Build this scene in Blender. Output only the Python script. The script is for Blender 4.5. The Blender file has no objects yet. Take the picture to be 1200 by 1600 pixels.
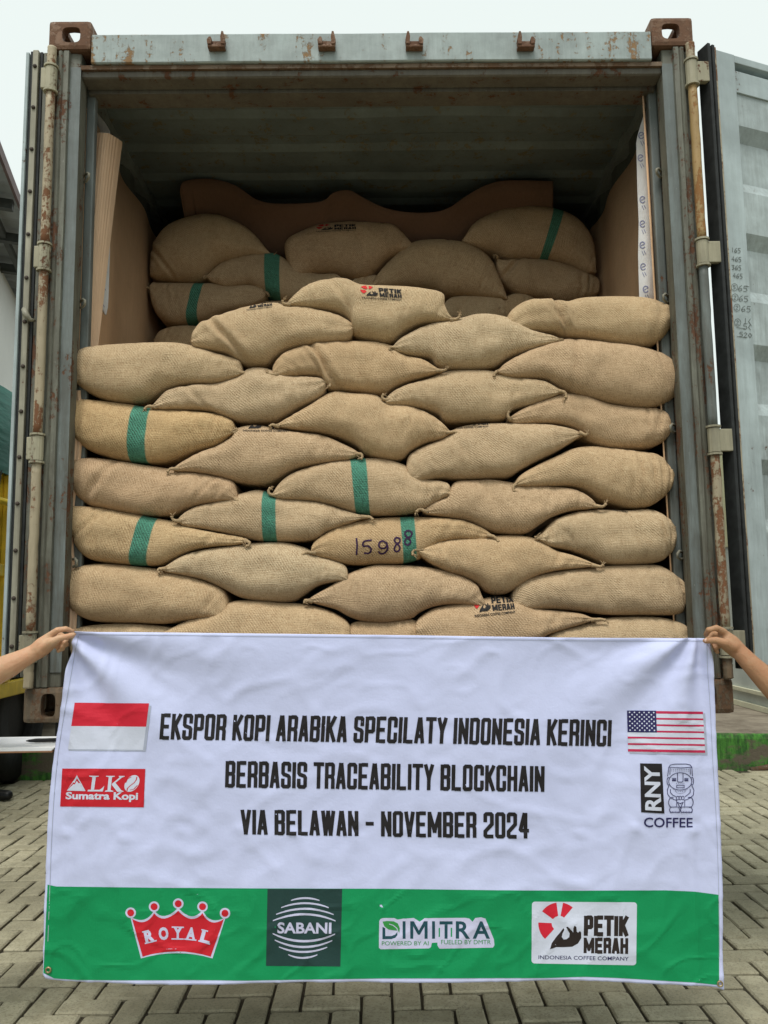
import bpy, bmesh, math, random
from math import sin, cos, pi, radians
from mathutils import Vector, Matrix, noise
from mathutils.bvhtree import BVHTree

SC = bpy.context.scene
COL = SC.collection
RND = random.Random(7)

# ------------------------------------------------------------------ camera
BASE = 0.98                                   # height of the container's underside above the yard
F_PX = 1253.5
CAM = Vector((-0.0043, -2.8057, BASE + 0.3864))
YAW, PITCH, ROLL = 0.0094, 0.1150, -0.0128
_f = Vector((sin(YAW)*cos(PITCH), cos(YAW)*cos(PITCH), sin(PITCH)))
_r0 = Vector((cos(YAW), -sin(YAW), 0)); _u0 = _r0.cross(_f)
_r = _r0*cos(ROLL) + _u0*sin(ROLL); _u = -_r0*sin(ROLL) + _u0*cos(ROLL)
camd = bpy.data.cameras.new('camera'); camo = bpy.data.objects.new('camera', camd)
COL.objects.link(camo)
camo.matrix_world = Matrix(((_r.x, _u.x, -_f.x, CAM.x), (_r.y, _u.y, -_f.y, CAM.y), (_r.z, _u.z, -_f.z, CAM.z), (0, 0, 0, 1)))
camd.sensor_fit = 'VERTICAL'; camd.sensor_height = 36; camd.lens = 36*F_PX/1600
camd.clip_start = 0.05; camd.clip_end = 500
SC.camera = camo

# ------------------------------------------------------------------ world, sun, exposure
W = bpy.data.worlds.new('World'); SC.world = W; W.use_nodes = True
nt = W.node_tree; bg = nt.nodes['Background']
sky = nt.nodes.new('ShaderNodeTexSky'); sky.sky_type = 'NISHITA'; sky.sun_disc = False
SUN_EL, SUN_AZ = radians(62), radians(196)
sky.sun_elevation = SUN_EL; sky.sun_rotation = SUN_AZ; sky.dust_density = 4
hs = nt.nodes.new('ShaderNodeHueSaturation'); hs.inputs['Saturation'].default_value = 0.2
mx = nt.nodes.new('ShaderNodeMixRGB'); mx.inputs['Fac'].default_value = 0.88
mx.inputs['Color2'].default_value = (8.9, 9.75, 9.45, 1)
nt.links.new(sky.outputs[0], hs.inputs['Color']); nt.links.new(hs.outputs[0], mx.inputs['Color1'])
nt.links.new(mx.outputs[0], bg.inputs['Color']); bg.inputs['Strength'].default_value = 0.066
sl = bpy.data.lights.new('sun', 'SUN'); sl.energy = 1.5; sl.angle = radians(22); sl.color = (1, 0.97, 0.92)
so = bpy.data.objects.new('sun', sl); COL.objects.link(so)
sd = Vector((sin(SUN_AZ)*cos(SUN_EL), cos(SUN_AZ)*cos(SUN_EL), sin(SUN_EL)))
so.rotation_euler = sd.to_track_quat('Z', 'Y').to_euler(); so.location = (0, -6, 12)
SC.view_settings.view_transform = 'Standard'; SC.view_settings.look = 'None'
SC.view_settings.gamma = 1; SC.view_settings.use_curve_mapping = False
SC.view_settings.exposure = 0.68

def ray(px, py):
    return _f + _r*((px-600)/F_PX) + _u*((800-py)/F_PX)
def P(px, py, Y):
    d = ray(px, py); t = (Y-CAM.y)/d.y
    return CAM + d*t
def G(px, py, z=0.0):
    d = ray(px, py); t = (z-CAM.z)/d.z
    return CAM + d*t

# ------------------------------------------------------------------ material kit
class MT:
    def __init__(s, name, rough=0.7, metal=0.0):
        s.m = bpy.data.materials.new(name); s.m.use_nodes = True
        s.t = s.m.node_tree; s.b = s.t.nodes['Principled BSDF']
        s.b.inputs['Roughness'].default_value = rough; s.b.inputs['Metallic'].default_value = metal
        s.b.inputs['Specular IOR Level'].default_value = 0.3
        s._tc = None
    def n(s, typ, **kw):
        x = s.t.nodes.new(typ)
        for k, v in kw.items(): setattr(x, k, v)
        return x
    def l(s, a, b): s.t.links.new(a, b)
    def co(s, kind='Object', scale=(1, 1, 1), rot=(0, 0, 0)):
        if s._tc is None: s._tc = s.n('ShaderNodeTexCoord')
        mp = s.n('ShaderNodeMapping'); mp.inputs['Scale'].default_value = scale; mp.inputs['Rotation'].default_value = rot
        s.l(s._tc.outputs[kind], mp.inputs[0]); return mp.outputs[0]
    def noise(s, vec, scale, detail=4, rough=0.55):
        x = s.n('ShaderNodeTexNoise'); x.inputs['Scale'].default_value = scale
        x.inputs['Detail'].default_value = detail; x.inputs['Roughness'].default_value = rough
        s.l(vec, x.inputs['Vector']); return x.outputs['Fac']
    def ramp(s, fac, stops):
        x = s.n('ShaderNodeValToRGB'); e = x.color_ramp.elements
        while len(e) < len(stops): e.new(0.5)
        for i, (p, c) in enumerate(stops):
            e[i].position = p
            e[i].color = (c, c, c, 1) if isinstance(c, (int, float)) else (*c, 1)
        s.l(fac, x.inputs[0]); return x.outputs[0]
    def mix(s, fac, a, b, typ='MIX'):
        x = s.n('ShaderNodeMixRGB', blend_type=typ)
        for i, v in ((0, fac), (1, a), (2, b)):
            if hasattr(v, 'links'): s.l(v, x.inputs[i])
            elif i == 0: x.inputs[0].default_value = v
            else: x.inputs[i].default_value = (*v, 1) if len(v) == 3 else v
        return x.outputs[0]
    def math(s, op, a, b=0.0, c=None):
        x = s.n('ShaderNodeMath', operation=op)
        for i, v in enumerate((a, b) if c is None else (a, b, c)):
            if hasattr(v, 'links'): s.l(v, x.inputs[i])
            else: x.inputs[i].default_value = v
        return x.outputs[0]
    def col(s, v):
        if hasattr(v, 'links'): s.l(v, s.b.inputs['Base Color'])
        else: s.b.inputs['Base Color'].default_value = (*v, 1)
    def bump(s, h, dist=0.002, strength=1.0):
        x = s.n('ShaderNodeBump'); x.inputs['Distance'].default_value = dist; x.inputs['Strength'].default_value = strength
        s.l(h, x.inputs['Height']); s.l(x.outputs[0], s.b.inputs['Normal'])

def plain(name, c, rough=0.6, var=0.15, scale=12, metal=0.0, bump=0.0):
    k = MT(name, rough, metal); v = k.co()
    f = k.noise(v, scale, 5)
    k.col(k.mix(k.ramp(f, [(0.3, 0.0), (0.7, 1.0)]), tuple(x*(1-var) for x in c), tuple(min(1, x*(1+var)) for x in c)))
    if bump: k.bump(k.noise(v, scale*4, 3), bump)
    return k.m

def steel(name, base, rust=0.5, grime=0.5, streak=True, rustcol=((0.055, 0.026, 0.017), (0.16, 0.075, 0.038)), seed=0.0, sc=1.0, ends=0.0):
    """old painted steel: faded paint, dirt that runs down, rust in patches that start at chips"""
    k = MT(name, 0.55); v = k.co('Object', (1, 1, 1)); v = k.co('Object', (1*sc, 1*sc, 0.28*sc if streak else sc))
    v2 = k.co('Object', (sc, sc, sc))
    n1 = k.noise(v, 14+seed, 7, 0.65); n2 = k.noise(v2, 55, 6, 0.7); n3 = k.noise(v2, 3.1+seed, 4)
    fade = k.mix(k.ramp(n3, [(0.35, 0), (0.7, 1)]), tuple(x*0.8 for x in base), tuple(min(1, x*1.15) for x in base))
    sz = k.n('ShaderNodeSeparateXYZ'); k.l(v2, sz.inputs[0])
    low = k.ramp(k.math('DIVIDE', sz.outputs[2], 4.0*sc), [(0.25, 1), (0.85, 0)])
    n4 = k.noise(k.co('Object', (6, 6, 0.5)), 9+seed, 6, 0.7)
    gm = k.math('MULTIPLY', k.ramp(k.math('ADD', k.math('MULTIPLY', n1, .5), k.math('MULTIPLY', n4, .5)), [(0.38, 0), (0.60, 1)]), grime)
    gm = k.math('MULTIPLY', gm, k.math('ADD', 0.55, k.math('MULTIPLY', low, 0.45)))
    dirt = k.mix(gm, fade, (0.06, 0.052, 0.038))
    dirt = k.mix(k.math('MULTIPLY', k.math('MULTIPLY', low, k.ramp(n4, [(.35, .25), (.6, 1)])), 0.75*min(1, grime)), dirt, (0.075, 0.07, 0.052))
    rm = k.math('ADD', k.math('MULTIPLY', n1, 0.6), k.math('MULTIPLY', n2, 0.4))
    if ends:
        ax = k.math('ABSOLUTE', k.n('ShaderNodeSeparateXYZ').outputs[0]); k.l(k.co('Object', (1, 1, 1)), ax.node.inputs[0].links[0].from_node.inputs[0])
        er = k.ramp(ax, [(0.62, 0), (1.0, 1)]); runs = k.noise(k.co('Object', (1, 1, .12)), 26, 4, .7)
        rm = k.math('ADD', rm, k.math('MULTIPLY', k.math('MULTIPLY', er, runs), ends))
    lo = 0.645 - 0.25*rust
    rmask = k.ramp(rm, [(lo, 0), (lo+0.04, 1)])
    rc = k.mix(n2, rustcol[0], rustcol[1])
    sc_ = k.ramp(k.noise(k.co('Object', (2.2, 2.2, 0.5)), 60, 5, 0.75), [(0.66, 0), (0.70, 1)])
    dirt = k.mix(k.math('MULTIPLY', sc_, 0.55*min(1, grime)), dirt, (0.50, 0.50, 0.44))
    k.col(k.mix(rmask, dirt, rc))
    k.l(k.ramp(rmask, [(0, 0.5), (1, 0.9)]), k.b.inputs['Roughness'])
    k.bump(k.math('ADD', k.math('ADD', k.math('MULTIPLY', rmask, -0.6), k.math('MULTIPLY', n2, 0.5)), k.math('MULTIPLY', k.noise(v2, 7, 2), 3.0)), 0.0017)
    return k.m

GREY = (0.27, 0.31, 0.30)
M = {}
M['post'] = steel('weathered_post_paint', (0.20, 0.205, 0.165), 0.42, 0.95)
M['bar'] = steel('blue_grey_paint', (0.185, 0.215, 0.21), 0.2, 0.7)
M['header'] = steel('header_paint', (0.36, 0.42, 0.41), 0.30, 0.42, True, ((0.12, 0.055, 0.03), (0.36, 0.24, 0.12)), seed=4, ends=0.11)
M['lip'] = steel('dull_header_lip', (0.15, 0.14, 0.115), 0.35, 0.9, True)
M['cast'] = steel('rusty_casting', (0.20, 0.105, 0.055), 0.75, 0.45, False, ((0.065, 0.032, 0.022), (0.22, 0.12, 0.07)))
M['castdark'] = steel('dirty_lower_casting', (0.17, 0.115, 0.07), 0.6, 0.6, True, ((0.05, 0.027, 0.017), (0.17, 0.10, 0.055)))
M['pin'] = steel('rusty_hinge_pin', (0.44, 0.37, 0.25), 0.50, 0.3, True, ((0.08, 0.035, 0.02), (0.24, 0.11, 0.05)))
M['pin_orange'] = steel('orange_hinge_pin', (0.42, 0.28, 0.12), 0.52, 0.3, True, ((0.14, 0.055, 0.02), (0.38, 0.2, 0.07)))
M['lug'] = steel('cream_hinge_lug', (0.40, 0.37, 0.26), 0.28, 0.4)
M['door'] = steel('door_paint', (0.41, 0.48, 0.485), 0.14, 0.22, True, seed=1)
M['doorpanel'] = steel('door_panel_paint', (0.44, 0.51, 0.51), 0.12, 0.42, False, seed=2)
M['rubber'] = plain('black_gasket_rubber', (0.018, 0.02, 0.02), 0.6, 0.4, 30)
M['strip'] = steel('gasket_strip', (0.36, 0.34, 0.26), 0.2, 0.45)
M['bolt'] = plain('rusty_bolt', (0.06, 0.045, 0.035), 0.7, 0.3, 60)
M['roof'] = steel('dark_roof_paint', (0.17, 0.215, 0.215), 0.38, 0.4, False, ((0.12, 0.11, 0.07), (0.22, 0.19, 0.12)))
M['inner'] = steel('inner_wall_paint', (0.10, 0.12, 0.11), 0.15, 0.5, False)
M['outer'] = steel('outer_wall_paint', (0.25, 0.30, 0.30), 0.25, 0.5)
M['floor'] = plain('plywood_floor', (0.16, 0.10, 0.06), 0.8, 0.3, 8)

def card(name, c, rib=None):
    k = MT(name, 0.85); v = k.co()
    f = k.noise(v, 6, 5); g = k.noise(k.co('Object', (1, 1, 0.1)), 90, 3)
    k.col(k.mix(k.math('MULTIPLY', k.math('ADD', f, g), 0.5), tuple(x*0.72 for x in c), tuple(x*1.2 for x in c)))
    cr_ = k.noise(k.co('Object', (1, 1, 1)), 4, 6, .75); k.bump(k.math('ADD', g, k.math('MULTIPLY', cr_, 6)), 0.0012)
    return k.m
M['card'] = card('brown_cardboard', (0.62, 0.40, 0.235))
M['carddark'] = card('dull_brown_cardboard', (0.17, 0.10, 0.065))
M['roll'] = card('corrugated_cardboard', (0.78, 0.55, 0.37))

def jute(name, tone=(1, 1, 1), stripe=None):
    """woven jute; UV is in metres. stripe=(centre u, half width, slant, centre v)"""
    k = MT(name, 0.93); k.b.inputs['Specular IOR Level'].default_value = 0.08
    k.b.inputs['Sheen Weight'].default_value = 0.0
    uv = k.co('UV'); oi = k.n('ShaderNodeObjectInfo')
    sep = k.n('ShaderNodeSeparateXYZ'); k.l(uv, sep.inputs[0]); U, V = sep.outputs[0], sep.outputs[1]
    wob = k.math('MULTIPLY', k.noise(uv, 22, 2), 0.010)
    Uw = k.math('ADD', U, wob); Vw = k.math('ADD', V, k.math('MULTIPLY', k.noise(uv, 17, 2), 0.010))
    # threads: warp and weft plus a twill diagonal
    thr_u = k.math('SINE', k.math('MULTIPLY', Uw, 2*pi/0.0056)); thr_v = k.math('SINE', k.math('MULTIPLY', Vw, 2*pi/0.0062))
    tw = k.math('SINE', k.math('MULTIPLY', k.math('ADD', Uw, k.math('MULTIPLY', Vw, 0.75)), 2*pi/0.0105))
    fine = k.noise(k.co('UV', (1, 1, 1)), 250, 3, 0.8); mid = k.noise(uv, 60, 5, 0.65); big = k.noise(k.co('Object'), 5, 3)
    weft = k.noise(k.co('UV', (6, 140, 1)), 3, 3, 0.7); warp = k.noise(k.co('UV', (170, 7, 1)), 3, 3, 0.7)
    twk = k.math('MULTIPLY', k.math('MULTIPLY', tw, k.ramp(k.noise(uv, 6, 2), [(0.40, 0.05), (0.60, 0.9)])), k.ramp(k.noise(uv, 55, 3), [(0.3, 0.3), (0.6, 1.2)]))
    h = k.math('ADD', k.math('MULTIPLY', twk, 0.42), k.math('MULTIPLY', k.math('ADD', thr_u, thr_v), 0.14))
    h = k.math('ADD', h, k.math('MULTIPLY', k.math('ADD', weft, warp), 0.9))
    h = k.math('ADD', h, k.math('MULTIPLY', fine, 0.8))
    c1 = tuple(a*b for a, b in zip((0.30, 0.183, 0.096), tone)); c2 = tuple(min(.8, a*b) for a, b in zip((0.88, 0.64, 0.425), tone))
    f = k.math('ADD', k.math('MULTIPLY', k.math('ADD', weft, warp), 0.32), k.math('MULTIPLY', k.math('ADD', mid, fine), 0.18))
    f = k.math('ADD', f, k.math('MULTIPLY', twk, 0.05)); f = k.math('ADD', f, k.math('MULTIPLY', k.math('SUBTRACT', fine, 0.5), 0.42))
    base = k.mix(k.ramp(f, [(0.34, 0), (0.68, 1)]), c1, c2)
    base = k.mix(k.math('MULTIPLY', oi.outputs['Random'], 0.25), base, tuple(a*b for a, b in zip((0.47, 0.305, 0.16), tone)))
    base = k.mix(k.ramp(big, [(0.35, 0.18), (0.6, 0.0)]), base, (0.26, 0.175, 0.10))
    if stripe:
        uc, hw, sl_, vc = stripe
        off = k.math('ADD', k.math('SUBTRACT', U, uc), k.math('MULTIPLY', k.math('SUBTRACT', V, vc), sl_))
        off = k.math('ADD', off, k.math('MULTIPLY', k.math('SUBTRACT', weft, 0.5), 0.004))
        mk = k.ramp(k.math('DIVIDE', k.math('ABSOLUTE', off), hw*1.25), [(0.74, 1), (0.86, 0)])
        gcol = k.mix(k.ramp(k.math('ADD', f, k.math('MULTIPLY', twk, .06)), [(0.36, 0), (0.64, 1)]), (0.004, 0.07, 0.055), (0.06, 0.36, 0.26))
        base = k.mix(k.math('MULTIPLY', mk, 0.90), base, gcol)
    # dark husk flecks and pale lint
    fl = k.ramp(k.noise(k.co('UV', (1, 1.6, 1)), 130, 2, 0.4), [(0.275, 1), (0.31, 0)])
    base = k.mix(k.math('MULTIPLY', fl, 0.7), base, (0.05, 0.03, 0.018))
    ln = k.ramp(k.noise(k.co('UV', (1.7, 1, 1)), 110, 2, 0.4), [(0.73, 0), (0.77, 1)])
    base = k.mix(k.math('MULTIPLY', ln, 0.45), base, (0.62, 0.52, 0.38))
    k.col(base)
    k.bump(h, 0.0019, 1.0)
    return k.m

# ------------------------------------------------------------------ object kit
def link(name, me, mat=None, parent=None, smooth=False):
    o = bpy.data.objects.new(name, me); COL.objects.link(o)
    if mat is not None and not me.materials: me.materials.append(mat)
    if parent is not None: o.parent = parent
    if smooth:
        for p in me.polygons: p.use_smooth = True
    return o
def from_bm(name, bm, mat=None, parent=None, smooth=False):
    me = bpy.data.meshes.new(name); bm.to_mesh(me); bm.free()
    return link(name, me, mat, parent, smooth)
def thing(name, label, cat, group=None, loc=(0, 0, 0)):
    o = bpy.data.objects.new(name, None); COL.objects.link(o); o.location = loc; o.empty_display_size = 0.1
    bpy.context.view_layer.update()
    return tag(o, label, cat, group)
def tag(o, label=None, cat=None, group=None, kind=None):
    if label: o['label'] = label
    if cat: o['category'] = cat
    if group: o['group'] = group
    if kind: o['kind'] = kind
    return o
def bx(bm, x0, x1, y0, y1, z0, z1, bev=0.0, M4=None):
    vs = [bm.verts.new(Vector((x, y, z)) if M4 is None else M4 @ Vector((x, y, z))) for x in (x0, x1) for y in (y0, y1) for z in (z0, z1)]
    fs = [bm.faces.new([vs[i] for i in f]) for f in ((0, 1, 3, 2), (4, 6, 7, 5), (0, 4, 5, 1), (2, 3, 7, 6), (0, 2, 6, 4), (1, 5, 7, 3))]
    if bev:
        es = list({e for f in fs for e in f.edges})
        bmesh.ops.bevel(bm, geom=es, offset=bev, segments=2, affect='EDGES', profile=0.6)
def box(name, dims, mat, parent=None, bev=0.0, M4=None):
    bm = bmesh.new(); bx(bm, *dims, bev=bev, M4=M4); bmesh.ops.recalc_face_normals(bm, faces=bm.faces)
    return from_bm(name, bm, mat, parent)
def tube(bm, pts, rad, seg=8, cap=True, squash=None):
    pts = [Vector(p) for p in pts]; n = len(pts)
    if not isinstance(rad, (list, tuple)): rad = [rad]*n
    rings = []; prev = None
    for i, p in enumerate(pts):
        d = (pts[min(i+1, n-1)] - pts[max(i-1, 0)]).normalized()
        a = prev if prev is not None else (Vector((0, 0, 1)) if abs(d.z) < 0.9 else Vector((1, 0, 0)))
        a = (a - d*a.dot(d)).normalized(); b = d.cross(a); prev = a
        rings.append([bm.verts.new(p + (a*cos(2*pi*k/seg) + b*sin(2*pi*k/seg))*rad[i]) for k in range(seg)])
    for i in range(n-1):
        for k in range(seg):
            bm.faces.new((rings[i][k], rings[i][(k+1) % seg], rings[i+1][(k+1) % seg], rings[i+1][k]))
    if cap: bm.faces.new(rings[0][::-1]); bm.faces.new(rings[-1])
def prism(bm, prof, a0, a1, axis='z'):
    """closed 2D profile swept along one axis"""
    def pt(p, a):
        return {'z': (p[0], p[1], a), 'x': (a, p[0], p[1]), 'y': (p[0], a, p[1])}[axis]
    A = [bm.verts.new(pt(p, a0)) for p in prof]; B = [bm.verts.new(pt(p, a1)) for p in prof]; n = len(prof)
    for i in range(n): bm.faces.new((A[i], A[(i+1) % n], B[(i+1) % n], B[i]))
    bm.faces.new(A[::-1]); bm.faces.new(B)
def cr(pts, n):
    """centripetal-free Catmull-Rom resample by chord length"""
    q = [Vector((p[0], p[1], 0)) for p in pts]
    q = [q[0]*2-q[1]] + q + [q[-1]*2-q[-2]]
    out = []
    for i in range(1, len(q)-2):
        a, b, c, d = q[i-1], q[i], q[i+1], q[i+2]
        for s in range(8):
            t = s/8
            out.append(0.5*((2*b) + (c-a)*t + (2*a-5*b+4*c-d)*t*t + (3*b-a-3*c+d)*t**3))
    out.append(q[-2])
    L = [0]
    for i in range(1, len(out)): L.append(L[-1] + (out[i]-out[i-1]).length)
    res = []; j = 0
    for i in range(n):
        w = i/(n-1); w = 0.55*w + 0.45*(1-cos(pi*w))/2          # denser at the ends
        s = L[-1]*w
        while j < len(L)-2 and L[j+1] < s: j += 1
        t = (s-L[j])/max(1e-9, L[j+1]-L[j]); res.append(out[j].lerp(out[j+1], min(1, max(0, t))))
    return res

# decals: 2D polygons in photo pixels laid onto a real surface 1 mm proud of it
def bvh_of(o):
    me = o.data; mw = o.matrix_world
    return BVHTree.FromPolygons([mw @ v.co for v in me.vertices], [tuple(p.vertices) for p in me.polygons])
def decal(name, bm, target, mat, parent, off=0.0012, grid=7.0, maxn=None):
    """bm: flat mesh, x,y = pixel coordinates; z = extra offset in mm"""
    xs = [v.co.x for v in bm.verts]; ys = [v.co.y for v in bm.verts]
    x = min(xs)+grid*0.5
    while x < max(xs):
        bmesh.ops.bisect_plane(bm, geom=bm.verts[:]+bm.edges[:]+bm.faces[:], plane_co=(x, 0, 0), plane_no=(1, 0, 0)); x += grid
    y = min(ys)+grid*0.5
    while y < max(ys):
        bmesh.ops.bisect_plane(bm, geom=bm.verts[:]+bm.edges[:]+bm.faces[:], plane_co=(0, y, 0), plane_no=(0, 1, 0)); y += grid
    bmesh.ops.triangulate(bm, faces=bm.faces[:])
    dead = []
    for v in bm.verts:
        d = ray(v.co.x, v.co.y).normalized()
        hit = target.ray_cast(CAM, d)
        if hit[0] is None: dead.append(v); continue
        n = hit[1]
        if n.dot(d) > 0: n = -n
        ex = v.co.z*0.0008
        v.co = hit[0] + n*(off+ex)
    if dead: bmesh.ops.delete(bm, geom=dead, context='VERTS')
    for f in bm.faces:
        f.normal_update()
        if f.normal.dot(f.calc_center_median()-CAM) > 0: f.normal_flip()
    return from_bm(name, bm, mat, parent)
def qmap(q):
    (tl, tr, br, bl) = [Vector((p[0], p[1])) for p in q]
    def f(s, t):     # s to the right, t up
        a = bl.lerp(br, s); b = tl.lerp(tr, s); p = a.lerp(b, t)
        return (p.x, p.y)
    return f
def rect(x0, y0, x1, y1): return [(x0, y0), (x1, y0), (x1, y1), (x0, y1)]
def polys(bm, fmap, plist, z=0.0):
    for p in plist:
        try: bm.faces.new([bm.verts.new((*fmap(*c), z)) for c in p])
        except ValueError: pass
def ribbon(pts, w, closed=False):
    """mitred ribbon quads along a polyline; w is full width"""
    n = len(pts); P2 = [Vector(p) for p in pts]; L = []; R = []
    for i in range(n):
        a = P2[(i-1) % n] if (closed or i > 0) else None; b = P2[(i+1) % n] if (closed or i < n-1) else None
        d1 = (P2[i]-a).normalized() if a is not None else None; d2 = (b-P2[i]).normalized() if b is not None else None
        if d1 is None: d1 = d2
        if d2 is None: d2 = d1
        n1 = Vector((-d1.y, d1.x)); n2 = Vector((-d2.y, d2.x)); m = n1+n2
        m = m.normalized() if m.length > 1e-6 else n1
        k = min(1.8, 1/max(0.3, m.dot(n1)))
        L.append(P2[i]+m*w/2*k); R.append(P2[i]-m*w/2*k)
    out = []
    for i in range(n if closed else n-1):
        j = (i+1) % n; out.append([tuple(L[i]), tuple(L[j]), tuple(R[j]), tuple(R[i])])
    return out
def disc(cx, cy, r, n=20, ry=None): return [(cx+r*cos(2*pi*i/n), cy+(ry or r)*sin(2*pi*i/n)) for i in range(n)]
def text_bm(txt, fmap, embolden=0.0, z=0.0, spacing=1.0, shear=0.0, box=True):
    cu = bpy.data.curves.new('t', 'FONT'); cu.body = txt; cu.offset = embolden; cu.space_character = spacing; cu.resolution_u = 3; cu.shear = shear
    o = bpy.data.objects.new('t', cu); COL.objects.link(o); bpy.context.view_layer.update()
    dg = bpy.context.evaluated_depsgraph_get(); me = bpy.data.meshes.new_from_object(o.evaluated_get(dg))
    bpy.data.objects.remove(o)
    bm = bmesh.new(); bm.from_mesh(me); bpy.data.meshes.remove(me)
    xs = [v.co.x for v in bm.verts]; ys = [v.co.y for v in bm.verts]; x0, x1, y0, y1 = min(xs), max(xs), min(ys), max(ys)
    for v in bm.verts:
        a, b = fmap((v.co.x-x0)/(x1-x0), (v.co.y-y0)/(y1-y0)); v.co = (a, b, z)
    return bm

# condensed square block capitals, drawn as strokes
GL = {
 'E': ('n', [[(0, 0), (0, 1)], [(.22, 1), (1, 1)], [(.22, 0), (1, 0)], [(.22, .5), (.85, .5)]]), 'K': ('n', [[(0, 0), (0, 1)], [(1, 1), (.22, .5)], [(.3, .58), (1, 0)]]),
 'S': ('n', [[(1, .72), (1, 1), (0, 1), (0, .55), (1, .45), (1, 0), (0, 0), (0, .28)]]), 'P': ('n', [[(0, 0), (0, 1)], [(.22, 1), (1, 1), (1, .42), (.22, .42)]]),
 'O': ('n', [[(0, 0), (0, 1), (1, 1), (1, 0), 'c']]), '0': ('n', [[(0, 0), (0, 1), (1, 1), (1, 0), 'c']]),
 'R': ('n', [[(0, 0), (0, 1)], [(.22, 1), (1, 1), (1, .56), (.86, .47), (.22, .47)], [(.86, .45), (1, .34), (1, 0)]]), 'I': ('i', [[(0, 0), (0, 1)]]),
 'A': ('n', [[(0, 0), (.42, 1)], [(.58, 1), (1, 0)], [(.25, .25), (.75, .25)]]),
 'B': ('n', [[(0, 0), (0, 1)], [(.22, 1), (1, 1), (1, .6), (.85, .52), (1, .44), (1, 0), (.22, 0)], [(.22, .52), (.7, .52)]]),
 'C': ('n', [[(1, .68), (1, 1), (0, 1), (0, 0), (1, 0), (1, .32)]]), 'L': ('n', [[(0, 1), (0, 0)], [(.22, 0), (1, 0)]]),
 'T': ('n', [[(-.1, 1), (1.1, 1)], [(.5, .93), (.5, 0)]]), 'Y': ('n', [[(0, 1), (.5, .45)], [(1, 1), (.5, .45)], [(.5, .5), (.5, 0)]]),
 'N': ('n', [[(0, 0), (0, 1)], [(.12, .84), (.88, .16)], [(1, 0), (1, 1)]]), 'D': ('n', [[(0, 0), (0, 1)], [(.22, 1), (1, 1), (1, 0), (.22, 0)]]),
 'H': ('n', [[(0, 0), (0, 1)], [(1, 0), (1, 1)], [(.22, .5), (.78, .5)]]), 'V': ('n', [[(0, 1), (.5, 0)], [(1, 1), (.5, 0)]]),
 'W': ('w', [[(0, 1), (.25, 0)], [(.5, 1), (.25, 0)], [(.5, 1), (.75, 0)], [(1, 1), (.75, 0)]]),
 'M': ('w', [[(0, 0), (0, 1)], [(.04, .95), (.5, .2)], [(.96, .95), (.5, .2)], [(1, 0), (1, 1)]]),
 'U': ('n', [[(0, 1), (0, 0), (1, 0), (1, 1)]]), '2': ('n', [[(0, .7), (0, 1), (1, 1), (1, .55), (0, .22), (0, 0), (1, 0)]]),
 '4': ('n', [[(.8, 0), (.8, 1)], [(.6, 1), (0, .28), (1.1, .28)]]), '-': ('h', [[(0, .5), (1, .5)]]), ' ': ('s', [])}
def block_text(bm, txt, fmap, s=0.12, w=0.40, gap=0.065, z=0.0):
    wid = {'n': w, 'i': s, 'w': w*1.35, 'h': w*0.85, 's': w*0.42}; x = 0; items = []
    for ch in txt:
        k, st = GL[ch]; items.append((x, wid[k], st)); x += wid[k]+gap
    tot = x-gap
    for (x0, wd, st) in items:
        for si, pl in enumerate(st):
            closed = pl[-1] == 'c'; pts = [p for p in pl if p != 'c']
            iw = max(0.0, wd-s); A = [Vector((x0+s/2+p[0]*iw, s*0.4+p[1]*(1-s*0.8))) for p in pts]
            if not closed:                                             # square stroke ends
                for e_, o_ in ((0, 1), (-1, -2)):
                    if abs(pts[e_][0]-.22) > .001: A[e_] = A[e_] + (A[e_]-A[o_]).normalized()*s*0.4
            # square corners get a small chamfer
            B = []; n = len(A)
            for i in range(n):
                if (0 < i < n-1) or closed:
                    a, b, c = A[(i-1) % n], A[i], A[(i+1) % n]
                    if abs((b-a).normalized().dot((c-b).normalized())) < 0.5:
                        ch_ = min(0.040, (b-a).length*0.4, (c-b).length*0.4)
                        B += [b+(a-b).normalized()*ch_, b+(c-b).normalized()*ch_]; continue
                B.append(A[i])
            polys(bm, lambda u, v: fmap(u/tot, v), ribbon(B, s, closed), z+0.12*si)

exec_parts = []
_old_link = link
def link(name, me, mat=None, parent=None, smooth=False):
    o = _old_link(name, me, mat, None, smooth)
    if parent is not None:
        o.parent = parent
        if parent.parent is None: o.matrix_parent_inverse = Matrix.Translation(-parent.location)
    return o
def recenter(o):
    """put a top-level mesh's origin at the middle of its foot"""
    me = o.data; xs = [v.co for v in me.vertices]
    c = Vector(((min(v.x for v in xs)+max(v.x for v in xs))/2, (min(v.y for v in xs)+max(v.y for v in xs))/2, min(v.z for v in xs)))
    me.transform(Matrix.Translation(-c)); o.location = c; o.matrix_basis = Matrix.Translation(c)

# ================================================================== ground
gm = plain('joint_sand', (0.05, 0.042, 0.028), 0.95, 0.35, 25, bump=0.003)
bm = bmesh.new(); S = 250
for v in [(-S, -S), (S, -S), (S, S), (-S, S)]: bm.verts.new((*v, -0.014))
bm.faces.new(bm.verts[:]); g = from_bm('ground', bm, gm); tag(g, kind='structure')

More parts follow.
